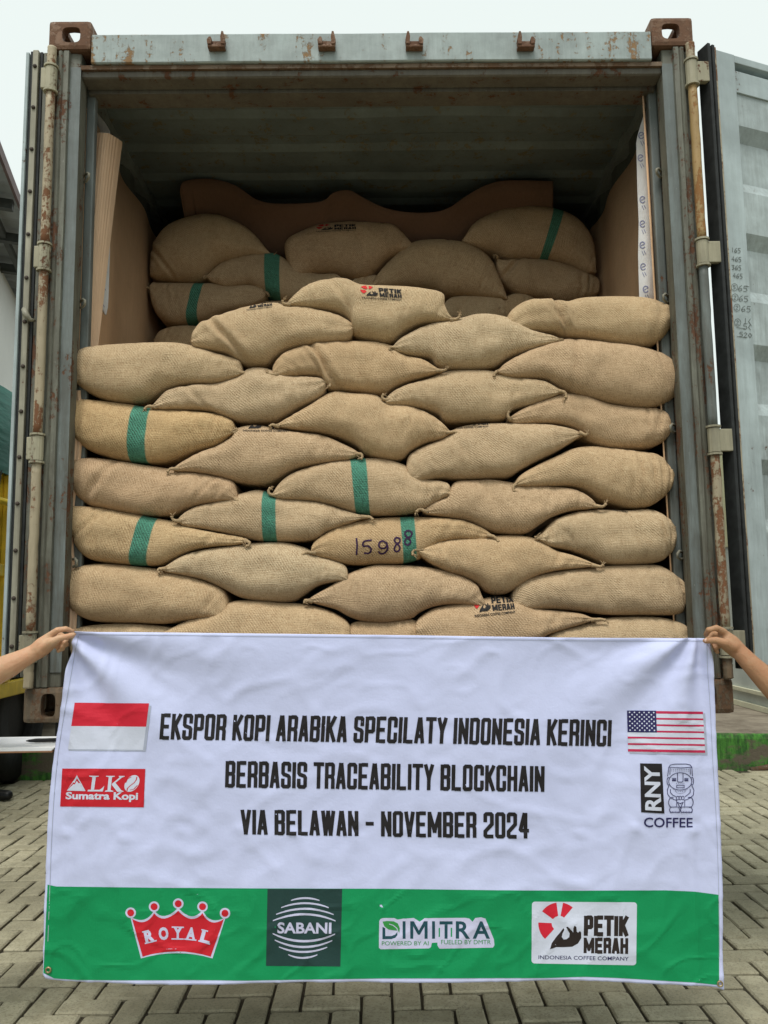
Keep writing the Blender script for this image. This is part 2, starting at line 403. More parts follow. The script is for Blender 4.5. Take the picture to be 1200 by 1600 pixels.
def paver_mat():
    k = MT('concrete_paver', 0.92); v = k.co(); oi = k.n('ShaderNodeObjectInfo')
    gi = k.n('ShaderNodeNewGeometry'); rnd = k.math('FRACT', k.math('ADD', oi.outputs['Random'], gi.outputs['Random Per Island']))
    n1 = k.noise(v, 7, 6, 0.6); n2 = k.noise(v, 90, 5, 0.75); n3 = k.noise(k.co('Object', (1, 1, 1)), 300, 2)
    pos = k.n('ShaderNodeNewGeometry').outputs['Position']
    nb = k.noise(pos, 1.3, 5, 0.6); nm = k.noise(pos, 16, 5, 0.7)
    a = k.mix(rnd, (0.37, 0.34, 0.235), (0.50, 0.46, 0.325))
    a = k.mix(k.ramp(nm, [(0.44, 0), (0.68, 0.75)]), a, (0.30, 0.27, 0.175))
    a = k.mix(k.ramp(nb, [(0.45, 0), (0.64, 0.6)]), a, (0.17, 0.155, 0.105))
    a = k.mix(k.math('MULTIPLY', k.ramp(n2, [(0.35, 1), (0.5, 0)]), 0.55), a, (0.10, 0.09, 0.065))
    a = k.mix(k.ramp(n3, [(0.62, 0), (0.72, 0.5)]), a, (0.45, 0.43, 0.35))
    k.col(a); k.bump(k.math('ADD', n2, k.math('MULTIPLY', n3, 0.6)), 0.0022)
    return k.m
M['paver'] = paver_mat()
yard = thing('paved_yard', None, None); tag(yard, kind='structure')
BW = 0.105
def paver_geo(bm, cx, cy, L, Wd, rot, rs, tilt=True):
    e = 0.007; h = -0.02
    jit = [rs.uniform(-.002, .002) for _ in range(8)]
    z = rs.uniform(-0.004, 0.002); ax, ay = rs.uniform(-.012, .012), rs.uniform(-.02, .02)
    rt = rot + rs.uniform(-.012, .012); c, s = cos(rt), sin(rt)
    def v(x, y, zz): return bm.verts.new((cx+x*c-y*s, cy+x*s+y*c, z+zz+x*ax+y*ay))
    hl, hw = L/2, Wd/2
    def ring(d, zz):
        q = []
        for i, (sx, sy) in enumerate(((-1, -1), (1, -1), (1, 1), (-1, 1))):
            X, Y = sx*(hl-d), sy*(hw-d); cc = 0.006
            X += jit[i]; Y += jit[i+4]
            if i % 2 == 0: q += [v(X, Y-sy*cc, zz), v(X-sx*cc, Y, zz)]
            else: q += [v(X-sx*cc, Y, zz), v(X, Y-sy*cc, zz)]
        return q
    A, B, Cc = ring(e, 0), ring(0, -e*0.8), ring(0, h)
    for r1, r2 in ((A, B), (B, Cc)):
        for i in range(8): bm.faces.new((r1[i], r2[i], r2[(i+1) % 8], r1[(i+1) % 8]))
    bm.faces.new(A)
cells = []
for i in range(-62, 62):
    for j in range(-44, 37):
        c = (i-j) % 4; x, y = i*BW+0.03, j*BW
        if c == 0: cells.append((x+BW, y+BW/2, 0.0))
        elif c == 3: cells.append((x+BW/2, y+BW, pi/2))
def topx(p):
    d = p-CAM; z = d.dot(_f)
    return (600+F_PX*d.dot(_r)/z, 800-F_PX*d.dot(_u)/z) if z > 0.1 else (-999, -999)
near, far = [], []
for (x, y, r) in cells:
    if y > 3.86: continue
    px, py = topx(Vector((x, y, 0)))
    vis = -25 < px < 1225 and py < 1640 and (px < 92 or px > 1112 or py > 1520)
    (near if vis else far).append(((x, y, r), y))
near.sort(key=lambda t: t[1]); far += near[290:]; near = near[:290]
rs = random.Random(3); PM = []
for k in range(10):
    bm = bmesh.new(); paver_geo(bm, 0, 0, BW*2-0.011, BW-0.011, 0, rs); me = bpy.data.meshes.new('paver'); bm.to_mesh(me); bm.free(); me.materials.append(M['paver']); PM.append(me)
for (x, y, r), _ in near:
    o = bpy.data.objects.new('paver', rs.choice(PM)); COL.objects.link(o); o.location = (x, y, 0); o.rotation_euler = (rs.uniform(-.01, .01), 0, r+rs.choice((0, pi))+rs.uniform(-.012, .012)); o.parent = yard
bm = bmesh.new()
for (x, y, r), _ in far: paver_geo(bm, x, y, BW*2-0.011, BW-0.011, r, rs)
o = from_bm('outer_pavers', bm, M['paver'], yard); tag(o, kind='stuff')

# raised concrete platform behind the container, with a green painted edge
KY = 3.89; KZ = 0.279
k = MT('dirty_concrete', 0.95); v = k.co()
k.col(k.mix(k.ramp(k.noise(v, 2.5, 6, 0.65), [(0.35, 0), (0.65, 1)]), (0.12, 0.095, 0.07), (0.29, 0.25, 0.19))); k.bump(k.noise(v, 30, 4), 0.006)
M['concrete'] = k.m
k = MT('green_painted_concrete', 0.85); v = k.co()
mk = k.ramp(k.noise(k.co('Object', (1.2, 1, 2.6)), 2.6, 6, 0.7), [(0.43, 0), (0.53, 1)])
mk2 = k.ramp(k.noise(k.co('Object', (1, 1, .2)), 30, 4, 0.6), [(0.42, 0), (0.6, 1)])
gc = k.mix(mk2, (0.025, 0.085, 0.018), (0.06, 0.20, 0.03))
k.col(k.mix(mk, (0.10, 0.085, 0.06), gc)); k.bump(k.noise(v, 40, 4), 0.004); M['green'] = k.m
bm = bmesh.new(); bx(bm, -14, 14, KY+0.012, 40, -0.05, KZ)
pl = from_bm('raised_platform', bm, M['concrete']); tag(pl, kind='structure')
bm = bmesh.new(); n = 120
prof = [(0, -0.03), (0, 0.06), (0.0, KZ-0.035), (0.012, KZ-0.006), (0.03, KZ+0.004)]
ring = []
for i in range(n+1):
    x = -14+28*i/n; ring.append([bm.verts.new((x, KY-0.01+p[0]+noise.noise((x*2, p[1]*9, 1))*0.015, p[1]+(noise.noise((x*3, 5, 2))*0.012 if p[1] > 0.2 else 0))) for p in prof])
for i in range(n):
    for j in range(len(prof)-1): bm.faces.new((ring[i][j], ring[i+1][j], ring[i+1][j+1], ring[i][j+1]))
ke = from_bm('platform_edge', bm, M['green'], pl)
# low mortar fillet that creeps along the foot of the kerb
bm = bmesh.new(); tube(bm, [(3.0, KY-0.03, 0.0), (3.25, KY-0.03, 0.03), (3.5, KY-0.06, 0.08), (3.8, KY-0.08, 0.13), (4.2, KY-0.1, 0.17)], [0.02, 0.03, 0.028, 0.03, 0.03])
o = from_bm('fallen_pipe', bm, M['castdark'], None, True); tag(o, 'thin brown pipe leaning along the foot of the green platform edge, right', 'pipe'); recenter(o)

# ------------------------------------------------------------------ building on the right
b = thing('building', 'cream and pale grey building standing behind the open right door', 'building', loc=(3.85, 9, KZ))
k = MT('pale_wall', 0.6); v = k.co()
k.col(k.mix(k.ramp(k.noise(v, 1.5, 7, 0.6), [(0.4, 0), (0.6, 1)]), (0.42, 0.45, 0.42), (0.58, 0.61, 0.57))); M['palewall'] = k.m
M['cream'] = plain('cream_cladding', (0.50, 0.48, 0.29), 0.6, 0.1, 3)
M['creamtrim'] = plain('cream_trim', (0.62, 0.60, 0.44), 0.6, 0.1, 9)
box('wall', (3.75, 6.5, 4.3, 16, KZ, 1.93), M['palewall'], b)
bm = bmesh.new(); y = 4.3; prof = []
while y < 16:
    prof += [(3.73, y), (3.73, y+0.10), (3.755, y+0.13), (3.755, y+0.20)]; y += 0.23
prof += [(6.5, y), (6.5, 4.3)]
prism(bm, prof, 1.933, 3.16); bmesh.ops.recalc_face_normals(bm, faces=bm.faces); from_bm('cladding', bm, M['cream'], b)
for z0, z1 in ((KZ+0.16, KZ+0.195), (KZ+0.005, KZ+0.055)): box('trim', (3.715, 3.748, 4.3, 16, z0, z1), M['creamtrim'], b)
for yy in (5.0, 6.1, 7.2, 8.3, 9.4): box('panel_joint', (3.744, 3.7495, yy, yy+0.012, KZ+0.2, 1.9), M['castdark'], b)

# ------------------------------------------------------------------ yellow truck on the left
tr = thing('truck', 'yellow open truck body under a green tarpaulin, standing left of the container', 'truck', loc=(-3.95, 4.5, 0))
M['yellow'] = steel('yellow_truck_paint', (0.88, 0.62, 0.06), 0.05, 0.08, True, seed=3)
k = MT('green_tarpaulin', 0.55); v = k.co('Object', (1, 0.4, 2))
k.col(k.mix(k.noise(v, 3, 5), (0.004, 0.075, 0.055), (0.02, 0.165, 0.12))); k.bump(k.noise(v, 6, 3), 0.02); M['tarp'] = k.m
M['black'] = plain('black_paint', (0.012, 0.012, 0.012), 0.6, 0.3, 20)
M['tyre'] = plain('tyre_rubber', (0.018, 0.018, 0.018), 0.85, 0.3, 30)
x0 = -2.86
box('side_panel', (-5.1, x0-0.03, 1.3, 8.6, 0.82, 2.42), M['yellow'], tr)
box('lower_beam', (x0-0.06, x0+0.02, 1.25, 8.65, 0.70, 0.815), M['yellow'], tr, 0.01)
yy = 1.5
while yy < 8.6:
    box('post', (x0-0.028, x0+0.03, yy, yy+0.12, 0.818, 2.40), M['yellow'], tr, 0.008); yy += 0.62
for zz in (1.62,): box('rail', (x0-0.0285, x0+0.012, 1.3, 8.6, zz, zz+0.09), M['yellow'], tr, 0.006)
bm = bmesh.new(); tube(bm, [(x0+0.06, 1.3, 2.17), (x0+0.06, 8.6, 2.17)], 0.028, 10); from_bm('rope_rail', bm, M['yellow'], tr, True)
bm = bmesh.new(); A = []
for i in range(60):
    y = 1.2+i*0.127; w = noise.noise((y*1.7, 0, 0))*0.05
    A.append([bm.verts.new(p) for p in ((x0+0.035+w*.4, y, 2.39+noise.noise((y*2, 3, 0))*0.03), (x0+0.03+w, y, 2.7), (x0+0.0+w, y, 3.06), (x0-0.22, y, 3.19+w*.5), (-3.9, y, 3.3+w), (-5.1, y, 3.1), (-5.2, y, 2.38))])
for i in range(59):
    for j in range(6): bm.faces.new((A[i][j], A[i+1][j], A[i+1][j+1], A[i][j+1]))
tp = from_bm('tarpaulin', bm, M['tarp'], tr, True)
bm = bmesh.new()
for i in range(16):
    y = 1.6+i*0.45; tube(bm, [(x0+0.05, y, 2.40), (x0+0.09, y+0.07, 2.17), (x0+0.05, y+0.2, 2.40)], 0.006, 5)
tag(from_bm('lacing_rope', bm, M['black'], tr), kind='stuff')
box('chassis', (-4.4, -3.5, 0.8, 8.6, 0.5, 0.69), M['black'], tr)
for (cx, cy) in ((-3.02, 2.6), (-4.95, 2.6), (-3.02, 3.85), (-4.95, 3.85), (-3.02, 7.6), (-4.95, 7.6)):
    bm = bmesh.new(); prof = [(0.24, -.13), (0.45, -.13), (0.49, -.10), (0.50, -.04), (0.50, .04), (0.49, .10), (0.45, .13), (0.24, .13)]
    R = [[bm.verts.new((cx+p[1], cy+p[0]*cos(a*pi/14), 0.5+p[0]*sin(a*pi/14))) for p in prof] for a in range(28)]
    for a in range(28):
        for j in range(8): bm.faces.new((R[a][j], R[(a+1) % 28][j], R[(a+1) % 28][(j+1) % 8], R[a][(j+1) % 8]))
    z_off = KZ if cy > KY+0.3 else 0.0
    if z_off: bmesh.ops.translate(bm, vec=(0, 0, 0.0), verts=bm.verts)
    t_ = from_bm('wheel', bm, M['tyre'], tr, True)
    bm = bmesh.new(); tube(bm, [(cx-.07, cy, .5), (cx+.07, cy, .5)], [.24, .24], 20); from_bm('rim', bm, M['black'], t_)

# ------------------------------------------------------------------ warehouse far left
wh = thing('warehouse', 'white warehouse with an overhanging sheet metal roof behind the truck', 'warehouse', loc=(-11, 17, KZ))
M['white'] = plain('white_render', (0.62, 0.63, 0.60), 0.8, 0.06, 0.6)
k = MT('roof_sheet', 0.5); k.col(k.mix(k.noise(k.co(), 1.5, 4), (0.24, 0.26, 0.26), (0.42, 0.44, 0.43))); M['sheet'] = k.m
M['fascia'] = plain('brown_fascia', (0.13, 0.085, 0.08), 0.6, 0.2, 3)
M['beam'] = plain('dark_beam', (0.06, 0.065, 0.06), 0.6, 0.3, 3)
dv = Vector((-0.243, 0.970, 0)); nv = Vector((-0.970, -0.243, 0))
def wpt(base, t, o=0): return base + dv*t + nv*o
wb = Vector((-9.9, 17.5, 0)); eb = Vector((-6.8, 9.4, 0))
bm = bmesh.new()
q = [wpt(wb, -9), wpt(wb, 20), wpt(wb, 20, 6), wpt(wb, -9, 6)]
lo = [bm.verts.new((p.x, p.y, KZ)) for p in q]; hi = [bm.verts.new((p.x, p.y, z)) for p, z in zip(q, (10.45, 10.45, 10.45, 10.45))]
for i in range(4): bm.faces.new((lo[i], lo[(i+1) % 4], hi[(i+1) % 4], hi[i]))
bm.faces.new(hi); bmesh.ops.recalc_face_normals(bm, faces=bm.faces); from_bm('wall', bm, M['white'], wh)
ov = (wb-eb).dot(nv)
bm = bmesh.new(); prof = []; N = 60
R0 = []
for i in range(N+1):
    t = -1.5+i*0.3; dz = 0.05 if i % 2 else 0
    a = wpt(eb, t, 0); c = wpt(eb, t, ov+3)
    R0.append((bm.verts.new((a.x, a.y, 10.60+dz)), bm.verts.new((c.x, c.y, 11.2+dz))))
for i in range(N): bm.faces.new((R0[i][0], R0[i+1][0], R0[i+1][1], R0[i][1]))
from_bm('roof', bm, M['sheet'], wh)
def obeam(name, a, b_, w, h, mat, par):
    d = (b_-a); L = d.length; z = d.normalized(); x = Vector((0, 0, 1)).cross(z).normalized(); y = z.cross(x)
    M4 = Matrix(((x.x, y.x, z.x, a.x), (x.y, y.y, z.y, a.y), (x.z, y.z, z.z, a.z), (0, 0, 0, 1)))
    return box(name, (-w/2, w/2, -h/2, h/2, 0, L), mat, par, 0, M4)
a = wpt(eb, -1.5, -0.05); c = wpt(eb, 16, -0.05)
obeam('fascia', Vector((a.x, a.y, 10.58)), Vector((c.x, c.y, 10.58)), 0.06, 0.24, M['fascia'], wh)
for t in (0.6, 3.2, 5.2, 7.0, 9.0, 11.5):
    a = wpt(eb, t, 0.05); c = wpt(eb, t, ov+0.6); obeam('roof_beam', Vector((a.x, a.y, 10.40)), Vector((c.x, c.y, 10.50)), 0.18, 0.22, M['beam'], wh)
a = wpt(eb, -1.4, ov*0.55); c = wpt(eb, 15, ov*0.55); obeam('roof_beam', Vector((a.x, a.y, 10.45)), Vector((c.x, c.y, 10.45)), 0.12, 0.16, M['beam'], wh)

# ------------------------------------------------------------------ trailer under the container
tl = thing('trailer', 'skeletal trailer carrying the container, hidden behind the banner', 'trailer', loc=(0, 3, 0))
for sx in (-1, 1): box('chassis_beam', (sx*0.48-0.07, sx*0.48+0.07, 0.25, 7.5, 0.62, 0.86), M['black'], tl, 0.01)
for yy in (0.3, 5.78): box('bolster', (-1.18, 1.18, yy-0.12, yy+0.12, 0.865, BASE-0.004), M['black'], tl, 0.01)
for yy in (1.7, 3.0):
    bm = bmesh.new(); tube(bm, [(-0.8, yy, .47), (0.8, yy, .47)], .06, 10); from_bm('axle', bm, M['black'], tl)
    for sx in (-1, 1):
        box('spring', (sx*0.48-.05, sx*.48+.05, yy-.4, yy+.4, .535, .615), M['black'], tl)
        bm = bmesh.new(); prof = [(0.24, -.22), (0.43, -.22), (0.465, -.17), (0.465, .17), (0.43, .22), (0.24, .22)]
        R = [[bm.verts.new((sx*0.78+p[1], yy+p[0]*cos(a*pi/14), 0.467+p[0]*sin(a*pi/14))) for p in prof] for a in range(28)]
        for a in range(28):
            for j in range(6): bm.faces.new((R[a][j], R[(a+1) % 28][j], R[(a+1) % 28][(j+1) % 6], R[a][(j+1) % 6]))
        w = from_bm('wheel', bm, M['tyre'], tl, True)
        bm = bmesh.new(); tube(bm, [(sx*.64, yy, .467), (sx*.92, yy, .467)], .238, 20); from_bm('rim', bm, M['bar'], w)

# ================================================================== the container
ct = thing('shipping_container', 'open grey shipping container with rusty corners, filled with jute sacks', 'shipping container', loc=(0, 3, BASE))
Zb = BASE
def ev(o, mods):
    for typ, kw in mods:
        m = o.modifiers.new('m', typ)
        for k_, v_ in kw.items(): setattr(m, k_, v_)
    bpy.context.view_layer.update(); dg = bpy.context.evaluated_depsgraph_get()
    me = bpy.data.meshes.new_from_object(o.evaluated_get(dg)); o.modifiers.clear(); o.data = me; return o
def casting(sx, top, mat):
    w, h, d = 0.162, 0.118, 0.178
    x1 = sx*1.219; x0 = sx*(1.219-w); z0 = Zb+(2.591-h if top else 0); z1 = z0+h; xa, xb = min(x0, x1), max(x0, x1)
    ya = -0.004
    o = box('corner_casting', (xa, xb, ya, d, z0, z1), mat, None, 0.016)
    cut = bmesh.new(); bx(cut, xa+.028, xb-.028, ya+.032, d-.028, z0+.024, z1-.024)
    cx, cz = (xa+xb)/2+(-sx*0.006), (z0+z1)/2
    def slot(c, hw, hh, axis, a0, a1):
        pr = []
        for i in range(24):
            a = 2*pi*i/24; X = cos(a); Y = sin(a); q = 0.55
            pr.append((c[0]+hw*math.copysign(abs(X)**q, X), c[1]+hh*math.copysign(abs(Y)**q, Y)))
        prism(cut, pr, a0, a1, axis)
    if top: slot((cx, cz), 0.034, 0.031, 'y', ya-.05, .05)
    else: slot((cx, cz), 0.025, 0.040, 'y', ya-.05, .05)
    zt = (z1-.05, z1+.05) if top else (z0-.05, z0+.05)
    slot((cx, d/2), 0.035, 0.062, 'z', *zt)
    xo = (x1-0.05, x1+0.05)
    slot((d/2, cz), 0.038, 0.028, 'x', *xo)
    bmesh.ops.recalc_face_normals(cut, faces=cut.faces)
    c = from_bm('cut', cut)
    o2 = ev(o, [('BOOLEAN', dict(operation='DIFFERENCE', object=c, solver='EXACT', use_self=True))])
    bpy.data.objects.remove(c)
    o2.parent = ct; o2.matrix_parent_inverse = Matrix.Translation(-ct.location)
    return o2
for sx in (-1, 1):
    casting(sx, True, M['cast']); casting(sx, False, M['castdark'])
    box('corner_casting', (min(sx*1.057, sx*1.219), max(sx*1.057, sx*1.219), 5.88, 6.058, Zb+2.473, Zb+2.591), M['cast'], ct, 0.01)
    box('corner_casting', (min(sx*1.057, sx*1.219), max(sx*1.057, sx*1.219), 5.88, 6.058, Zb, Zb+0.118), M['castdark'], ct, 0.01)

ZT = Zb+2.473; ZB = Zb+0.118
def X(s, v): return s*v
for sx in (-1, 1):
    # corner post: a rolled profile, outer channel, flat band, inner bar
    pr = [(1.219, 0.028), (1.180, 0.028), (1.178, 0.002), (1.168, 0.0), (1.163, 0.006), (1.157, 0.0), (1.140, 0.001), (1.138, 0.018), (1.103, 0.020),
          (1.100, 0.024), (1.100, 0.078), (1.112, 0.082), (1.112, 0.118), (1.196, 0.16), (1.219, 0.16)]
    bm = bmesh.new(); P2 = [(sx*p[0], p[1]) for p in pr]; prism(bm, P2, ZB+0.002, ZT-0.002)
    bmesh.ops.subdivide_edges(bm, edges=[e for e in bm.edges if abs(e.verts[0].co.z-e.verts[1].co.z) > 1], cuts=60)
    for v in bm.verts:
        if ZB+.03 < v.co.z < ZT-.03 and v.co.y < 0.03: v.co.y += noise.noise((v.co.x*40, sx*3, v.co.z*5))*0.0022; v.co.x += noise.noise((sx*7, 1, v.co.z*3))*0.002
    bmesh.ops.recalc_face_normals(bm, faces=bm.faces)
    from_bm('corner_post', bm, M['post'], ct)
    # smooth blue grey facing of the flat band (paint survives here)
    box('post_band', (min(sx*1.1385, sx*1.098), max(sx*1.1385, sx*1.098), 0.0145, 0.0175, ZB+.05, ZT-.06), M['bar'], ct, 0.001)
    box('inner_bar', (min(sx*1.112, sx*1.078), max(sx*1.112, sx*1.078), 0.119, 0.150, ZB+.04, ZT-.05), M['bar'], ct, 0.006)
    # hinge pins and lugs
    xs = sx*1.197; ys = -0.014
    zs = [P(1070 if sx > 0 else 70, py, 0).z for py in ((118, 398, 690, 1004) if sx > 0 else (128, 405, 702, 1010))]
    ends = [ZT-0.001] + zs + [ZB+0.001]
    for i in range(5):
        bm = bmesh.new(); a, b_ = ends[i]-(0.045 if i else 0), ends[i+1]+(0.045 if i < 4 else 0)
        n = 14; tube(bm, [(xs+sx*noise.noise((i, t*2.1, sx))*0.003, ys+noise.noise((t*3, i, 2))*0.002, a+(b_-a)*t/n) for t in range(n+1)], 0.0165, 12)
        from_bm('hinge_pin', bm, [M['pin'], M['pin_orange'], M['bar'], M['pin'], M['castdark']][i] if sx > 0 else M['pin'], ct, True)
    for z in zs:
        bm = bmesh.new(); tube(bm, [(xs, ys, z-0.043), (xs, ys, z+0.043)], 0.0215, 14)
        wl = .068 if sx > 0 else .034
        bx(bm, min(xs+sx*.01, xs+sx*wl), max(xs+sx*.01, xs+sx*wl), ys-0.012, ys+0.010, z-0.040, z+0.040, 0.003)
        tube(bm, [(xs, ys, z+0.046), (xs, ys, z+0.053)], 0.026, 12); tube(bm, [(xs, ys, z-0.053), (xs, ys, z-0.046)], 0.026, 12)
        from_bm('hinge_lug', bm, M['lug'], ct, False)
    for z in (Zb+2.02, Zb+1.52, Zb+1.02, Zb+0.55):
        bm = bmesh.new(); cx, cy = sx*1.093, 0.112
        tube(bm, [(cx+sx*.018, cy, z+.012), (cx, cy-.018, z+.016), (cx-sx*.012, cy-.03, z+.006), (cx-sx*.010, cy-.026, z-.008), (cx+sx*.006, cy-.01, z-.013), (cx+sx*.018, cy, z-.01)], 0.005, 7)
        from_bm('lashing_ring', bm, M['strip'], ct, True)
    # side rails and walls
    box('top_rail', (min(sx*1.16, sx*1.219), max(sx*1.16, sx*1.219), 0.18, 5.879, Zb+2.485, Zb+2.58), M['outer'], ct)
    box('bottom_rail', (min(sx*1.15, sx*1.219), max(sx*1.15, sx*1.219), 0.18, 5.879, Zb+0.01, Zb+0.15), M['outer'], ct)
    bm = bmesh.new(); y = 0.165; pts = []
    while y < 5.85: pts += [(1.208, y), (1.208, y+.07), (1.175, y+.139), (1.175, y+.209)]; y += .278
    R = [(bm.verts.new((sx*p[0], p[1], Zb+0.151)), bm.verts.new((sx*p[0], p[1], Zb+2.499))) for p in pts]
    for i in range(len(R)-1): bm.faces.new((R[i][0], R[i+1][0], R[i+1][1], R[i][1]))
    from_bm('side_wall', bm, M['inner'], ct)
# header: face beam, drip groove, recessed lip
def hx(bm, pr, x0, x1): prism(bm, pr, x0, x1, 'x')
bm = bmesh.new(); z = lambda v: Zb+v
hx(bm, [(0.004, z(2.420)), (0.0, z(2.424)), (0.0, z(2.532)), (0.006, z(2.538)), (0.16, z(2.545)), (0.16, z(2.420))], -1.056, 1.056)
bmesh.ops.subdivide_edges(bm, edges=[e for e in bm.edges if abs(e.verts[0].co.x-e.verts[1].co.x) > 1], cuts=60)
for v in bm.verts: v.co.z += noise.noise((v.co.x*1.6, 0, 3))*0.003; v.co.y += noise.noise((v.co.x*6, v.co.z*9, 1))*0.0012
bmesh.ops.recalc_face_normals(bm, faces=bm.faces); from_bm('header', bm, M['header'], ct)
bm = bmesh.new(); hx(bm, [(0.012, z(2.402)), (0.012, z(2.4185)), (0.15, z(2.4185)), (0.15, z(2.402))], -1.098, 1.098); from_bm('header_groove', bm, M['castdark'], ct)
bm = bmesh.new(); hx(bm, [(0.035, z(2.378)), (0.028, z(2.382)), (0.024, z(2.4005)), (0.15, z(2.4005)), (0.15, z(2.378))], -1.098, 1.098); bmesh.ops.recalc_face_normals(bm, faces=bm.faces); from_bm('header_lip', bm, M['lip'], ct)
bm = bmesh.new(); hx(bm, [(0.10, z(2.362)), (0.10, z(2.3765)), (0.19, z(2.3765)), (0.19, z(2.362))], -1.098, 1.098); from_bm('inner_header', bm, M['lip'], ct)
bm = bmesh.new(); hx(bm, [(0.0, z(0.125)), (0.0, z(0.15)), (0.16, z(0.15)), (0.16, z(0.02)), (0.01, z(0.02))], -1.056, 1.056); from_bm('sill', bm, M['castdark'], ct)
box('floor', (-1.148, 1.148, 0.165, 5.9, Zb+0.10, Zb+0.15), M['floor'], ct)
# roof with shallow cross ribs
bm = bmesh.new(); pts = [(0.192, 2.525)]; y = 0.38
while y < 5.8: pts += [(y, 2.525), (y+.035, 2.545), (y+.10, 2.545), (y+.135, 2.525)]; y += .26
pts.append((5.87, 2.525)); XS = [-1.170+2.340*i/24 for i in range(25)]
R = [[bm.verts.new((x, p[0], Zb+p[1]+noise.noise((x*1.5, p[0]*2, 4))*0.010)) for x in XS] for p in pts]
for i in range(len(R)-1):
    for j in range(24): bm.faces.new((R[i][j], R[i][j+1], R[i+1][j+1], R[i+1][j]))
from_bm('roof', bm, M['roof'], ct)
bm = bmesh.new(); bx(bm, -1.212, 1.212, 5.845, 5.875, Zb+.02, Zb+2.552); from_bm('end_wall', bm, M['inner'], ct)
# cam keepers on the header
for (px, flip) in ((340, 1), (511, 1), (647, -1), (820, -1)):
    p = P(px, 72, 0); cx, cz = p.x, p.z; bm = bmesh.new()
    bx(bm, cx-.032, cx+.032, -.030, -.0015, cz-.024, cz-.014, .002)
    bx(bm, cx-.030, cx+.030, -.012, -.0015, cz-.0135, cz+.012, .002)
    for side, hh in ((-flip, 0.0), (flip, 0.022)):
        pr = [(cx+side*.032, cz-.014), (cx+side*.018, cz-.014), (cx+side*.016, cz+.006+hh*.4), (cx+side*.020, cz+.014+hh), (cx+side*.027, cz+.013+hh), (cx+side*.034, cz+.002)]
        prism(bm, pr, -.034, -.0125, 'y')
    bmesh.ops.recalc_face_normals(bm, faces=bm.faces); from_bm('cam_keeper', bm, M['cast'], ct)

# ---- doors
def door(side, hinge, ang, lab):
    """door slab built in its own frame: u along the door from the hinge, w outwards from the cargo face"""
    d = Vector((cos(ang), sin(ang), 0)); nrm = Vector((sin(ang), -cos(ang), 0)) if side > 0 else Vector((-sin(ang), cos(ang), 0))
    M4 = Matrix(((d.x, nrm.x, 0, hinge.x), (d.y, nrm.y, 0, hinge.y), (0, 0, 1, 0), (0, 0, 0, 1)))
    z0, z1 = Zb+0.16, Zb+2.462; Wd = 1.16; T = 0.05
    dr = box('door', (0.0, 0.105, -T, 0.0, z0, z1), M['door'], ct, 0.002, M4)       # hinge-side stile
    if lab: dr['label'] = lab
    box('stile', (Wd-.10, Wd, -T, 0.0, z0, z1), M['door'], dr, 0.002, M4)
    box('rail', (0.106, Wd-.101, -T+.006, -0.003, z1-0.15, z1-0.062), M['door'], dr, 0.002, M4)
    box('rail', (0.106, Wd-.101, -T+.006, -0.001, z1-0.03, z1-0.001), M['door'], dr, 0.002, M4)
    box('rail', (0.106, Wd-.101, -T+.006, -0.003, z0, z0+0.12), M['door'], dr, 0.002, M4)
    # corrugated panel, horizontal ribs
    bm = bmesh.new(); za, zb_ = z0+.121, z1-.03; nrib = 5; pit = (zb_-za)/nrib; pts = []
    for i in range(nrib):
        a = za+i*pit; pts += [(a, -.040), (a+pit*.30, -.040), (a+pit*.42, -.010), (a+pit*.80, -.010), (a+pit*.92, -.040)]
    pts.append((zb_, -.040))
    A = [(bm.verts.new(M4 @ Vector((.104, p[1], p[0]))), bm.verts.new(M4 @ Vector((Wd-.101, p[1], p[0])))) for p in pts]
    for i in range(len(A)-1): bm.faces.new((A[i][0], A[i][1], A[i+1][1], A[i+1][0]))
    from_bm('panel', bm, M['doorpanel'], dr)
    box('outer_skin', (.104, Wd-.101, -T-.004, -T+.004, z0, z1), M['door'], dr, 0, M4)
    return dr, M4, z0, z1
# right door swung 200 degrees: its inner face looks back at the yard
hp = P(1127.5, 300, 0.0); drR, MR, z0, z1 = door(1, Vector((hp.x, 0.0, 0)), radians(20), 'right door swung wide open showing its pale blue grey inner face')
for (a, b_, c, e, m, nm) in ((-.037, -.024, -.040, 0.016, 'rubber', 'gasket'), (-.023, -.016, -.035, 0.008, 'strip', 'gasket_strip'), (-.015, -.002, -.035, 0.014, 'rubber', 'gasket'), (0.001, 0.012, 0.001, 0.006, 'pin', 'gasket_strip')):
    box(nm, (a, b_, c, e, z0-.01, z1+.005), M[m], drR, 0.003, MR)
# left door folded back 270 degrees along the container side: only its edge shows
drL = box('door', (-1.288, -1.236, 0.03, 1.20, z0, z1), M['door'], ct, 0.002); drL['label'] = 'left door folded back along the container side, its gasket edge towards the yard'
for (a, b_, c, e, m, nm) in ((-1.298, -1.286, -.005, .03, 'door', 'outer_lip'), (-1.285, -1.274, .004, .03, 'rubber', 'gasket'), (-1.273, -1.252, -.004, .028, 'strip', 'gasket_strip'),
                             (-1.251, -1.240, .008, .03, 'rubber', 'gasket'), (-1.239, -1.224, .012, .029, 'post', 'gasket_strip')):
    box(nm, (a, b_, c, e, z0-.006, z1+(.01 if m != 'door' else 0)), M[m], drL, 0.003)
for i in range(14):
    zc = z0+.10+i*.165; bm = bmesh.new(); tube(bm, [(-1.2625, -.0045, zc), (-1.2625, -.008, zc), (-1.2625, -.011, zc)], [.0075, .0075, .004], 8); from_bm('bolt', bm, M['bolt'], drL, True)
bm = bmesh.new(); tube(bm, [(-1.264, -.010, Zb+1.46), (-1.252, -.02, Zb+1.435), (-1.238, -.016, Zb+1.418), (-1.228, 0.0, Zb+1.42)], [.010, .012, .008, .006], 6); from_bm('door_hook', bm, M['strip'], drL, True)

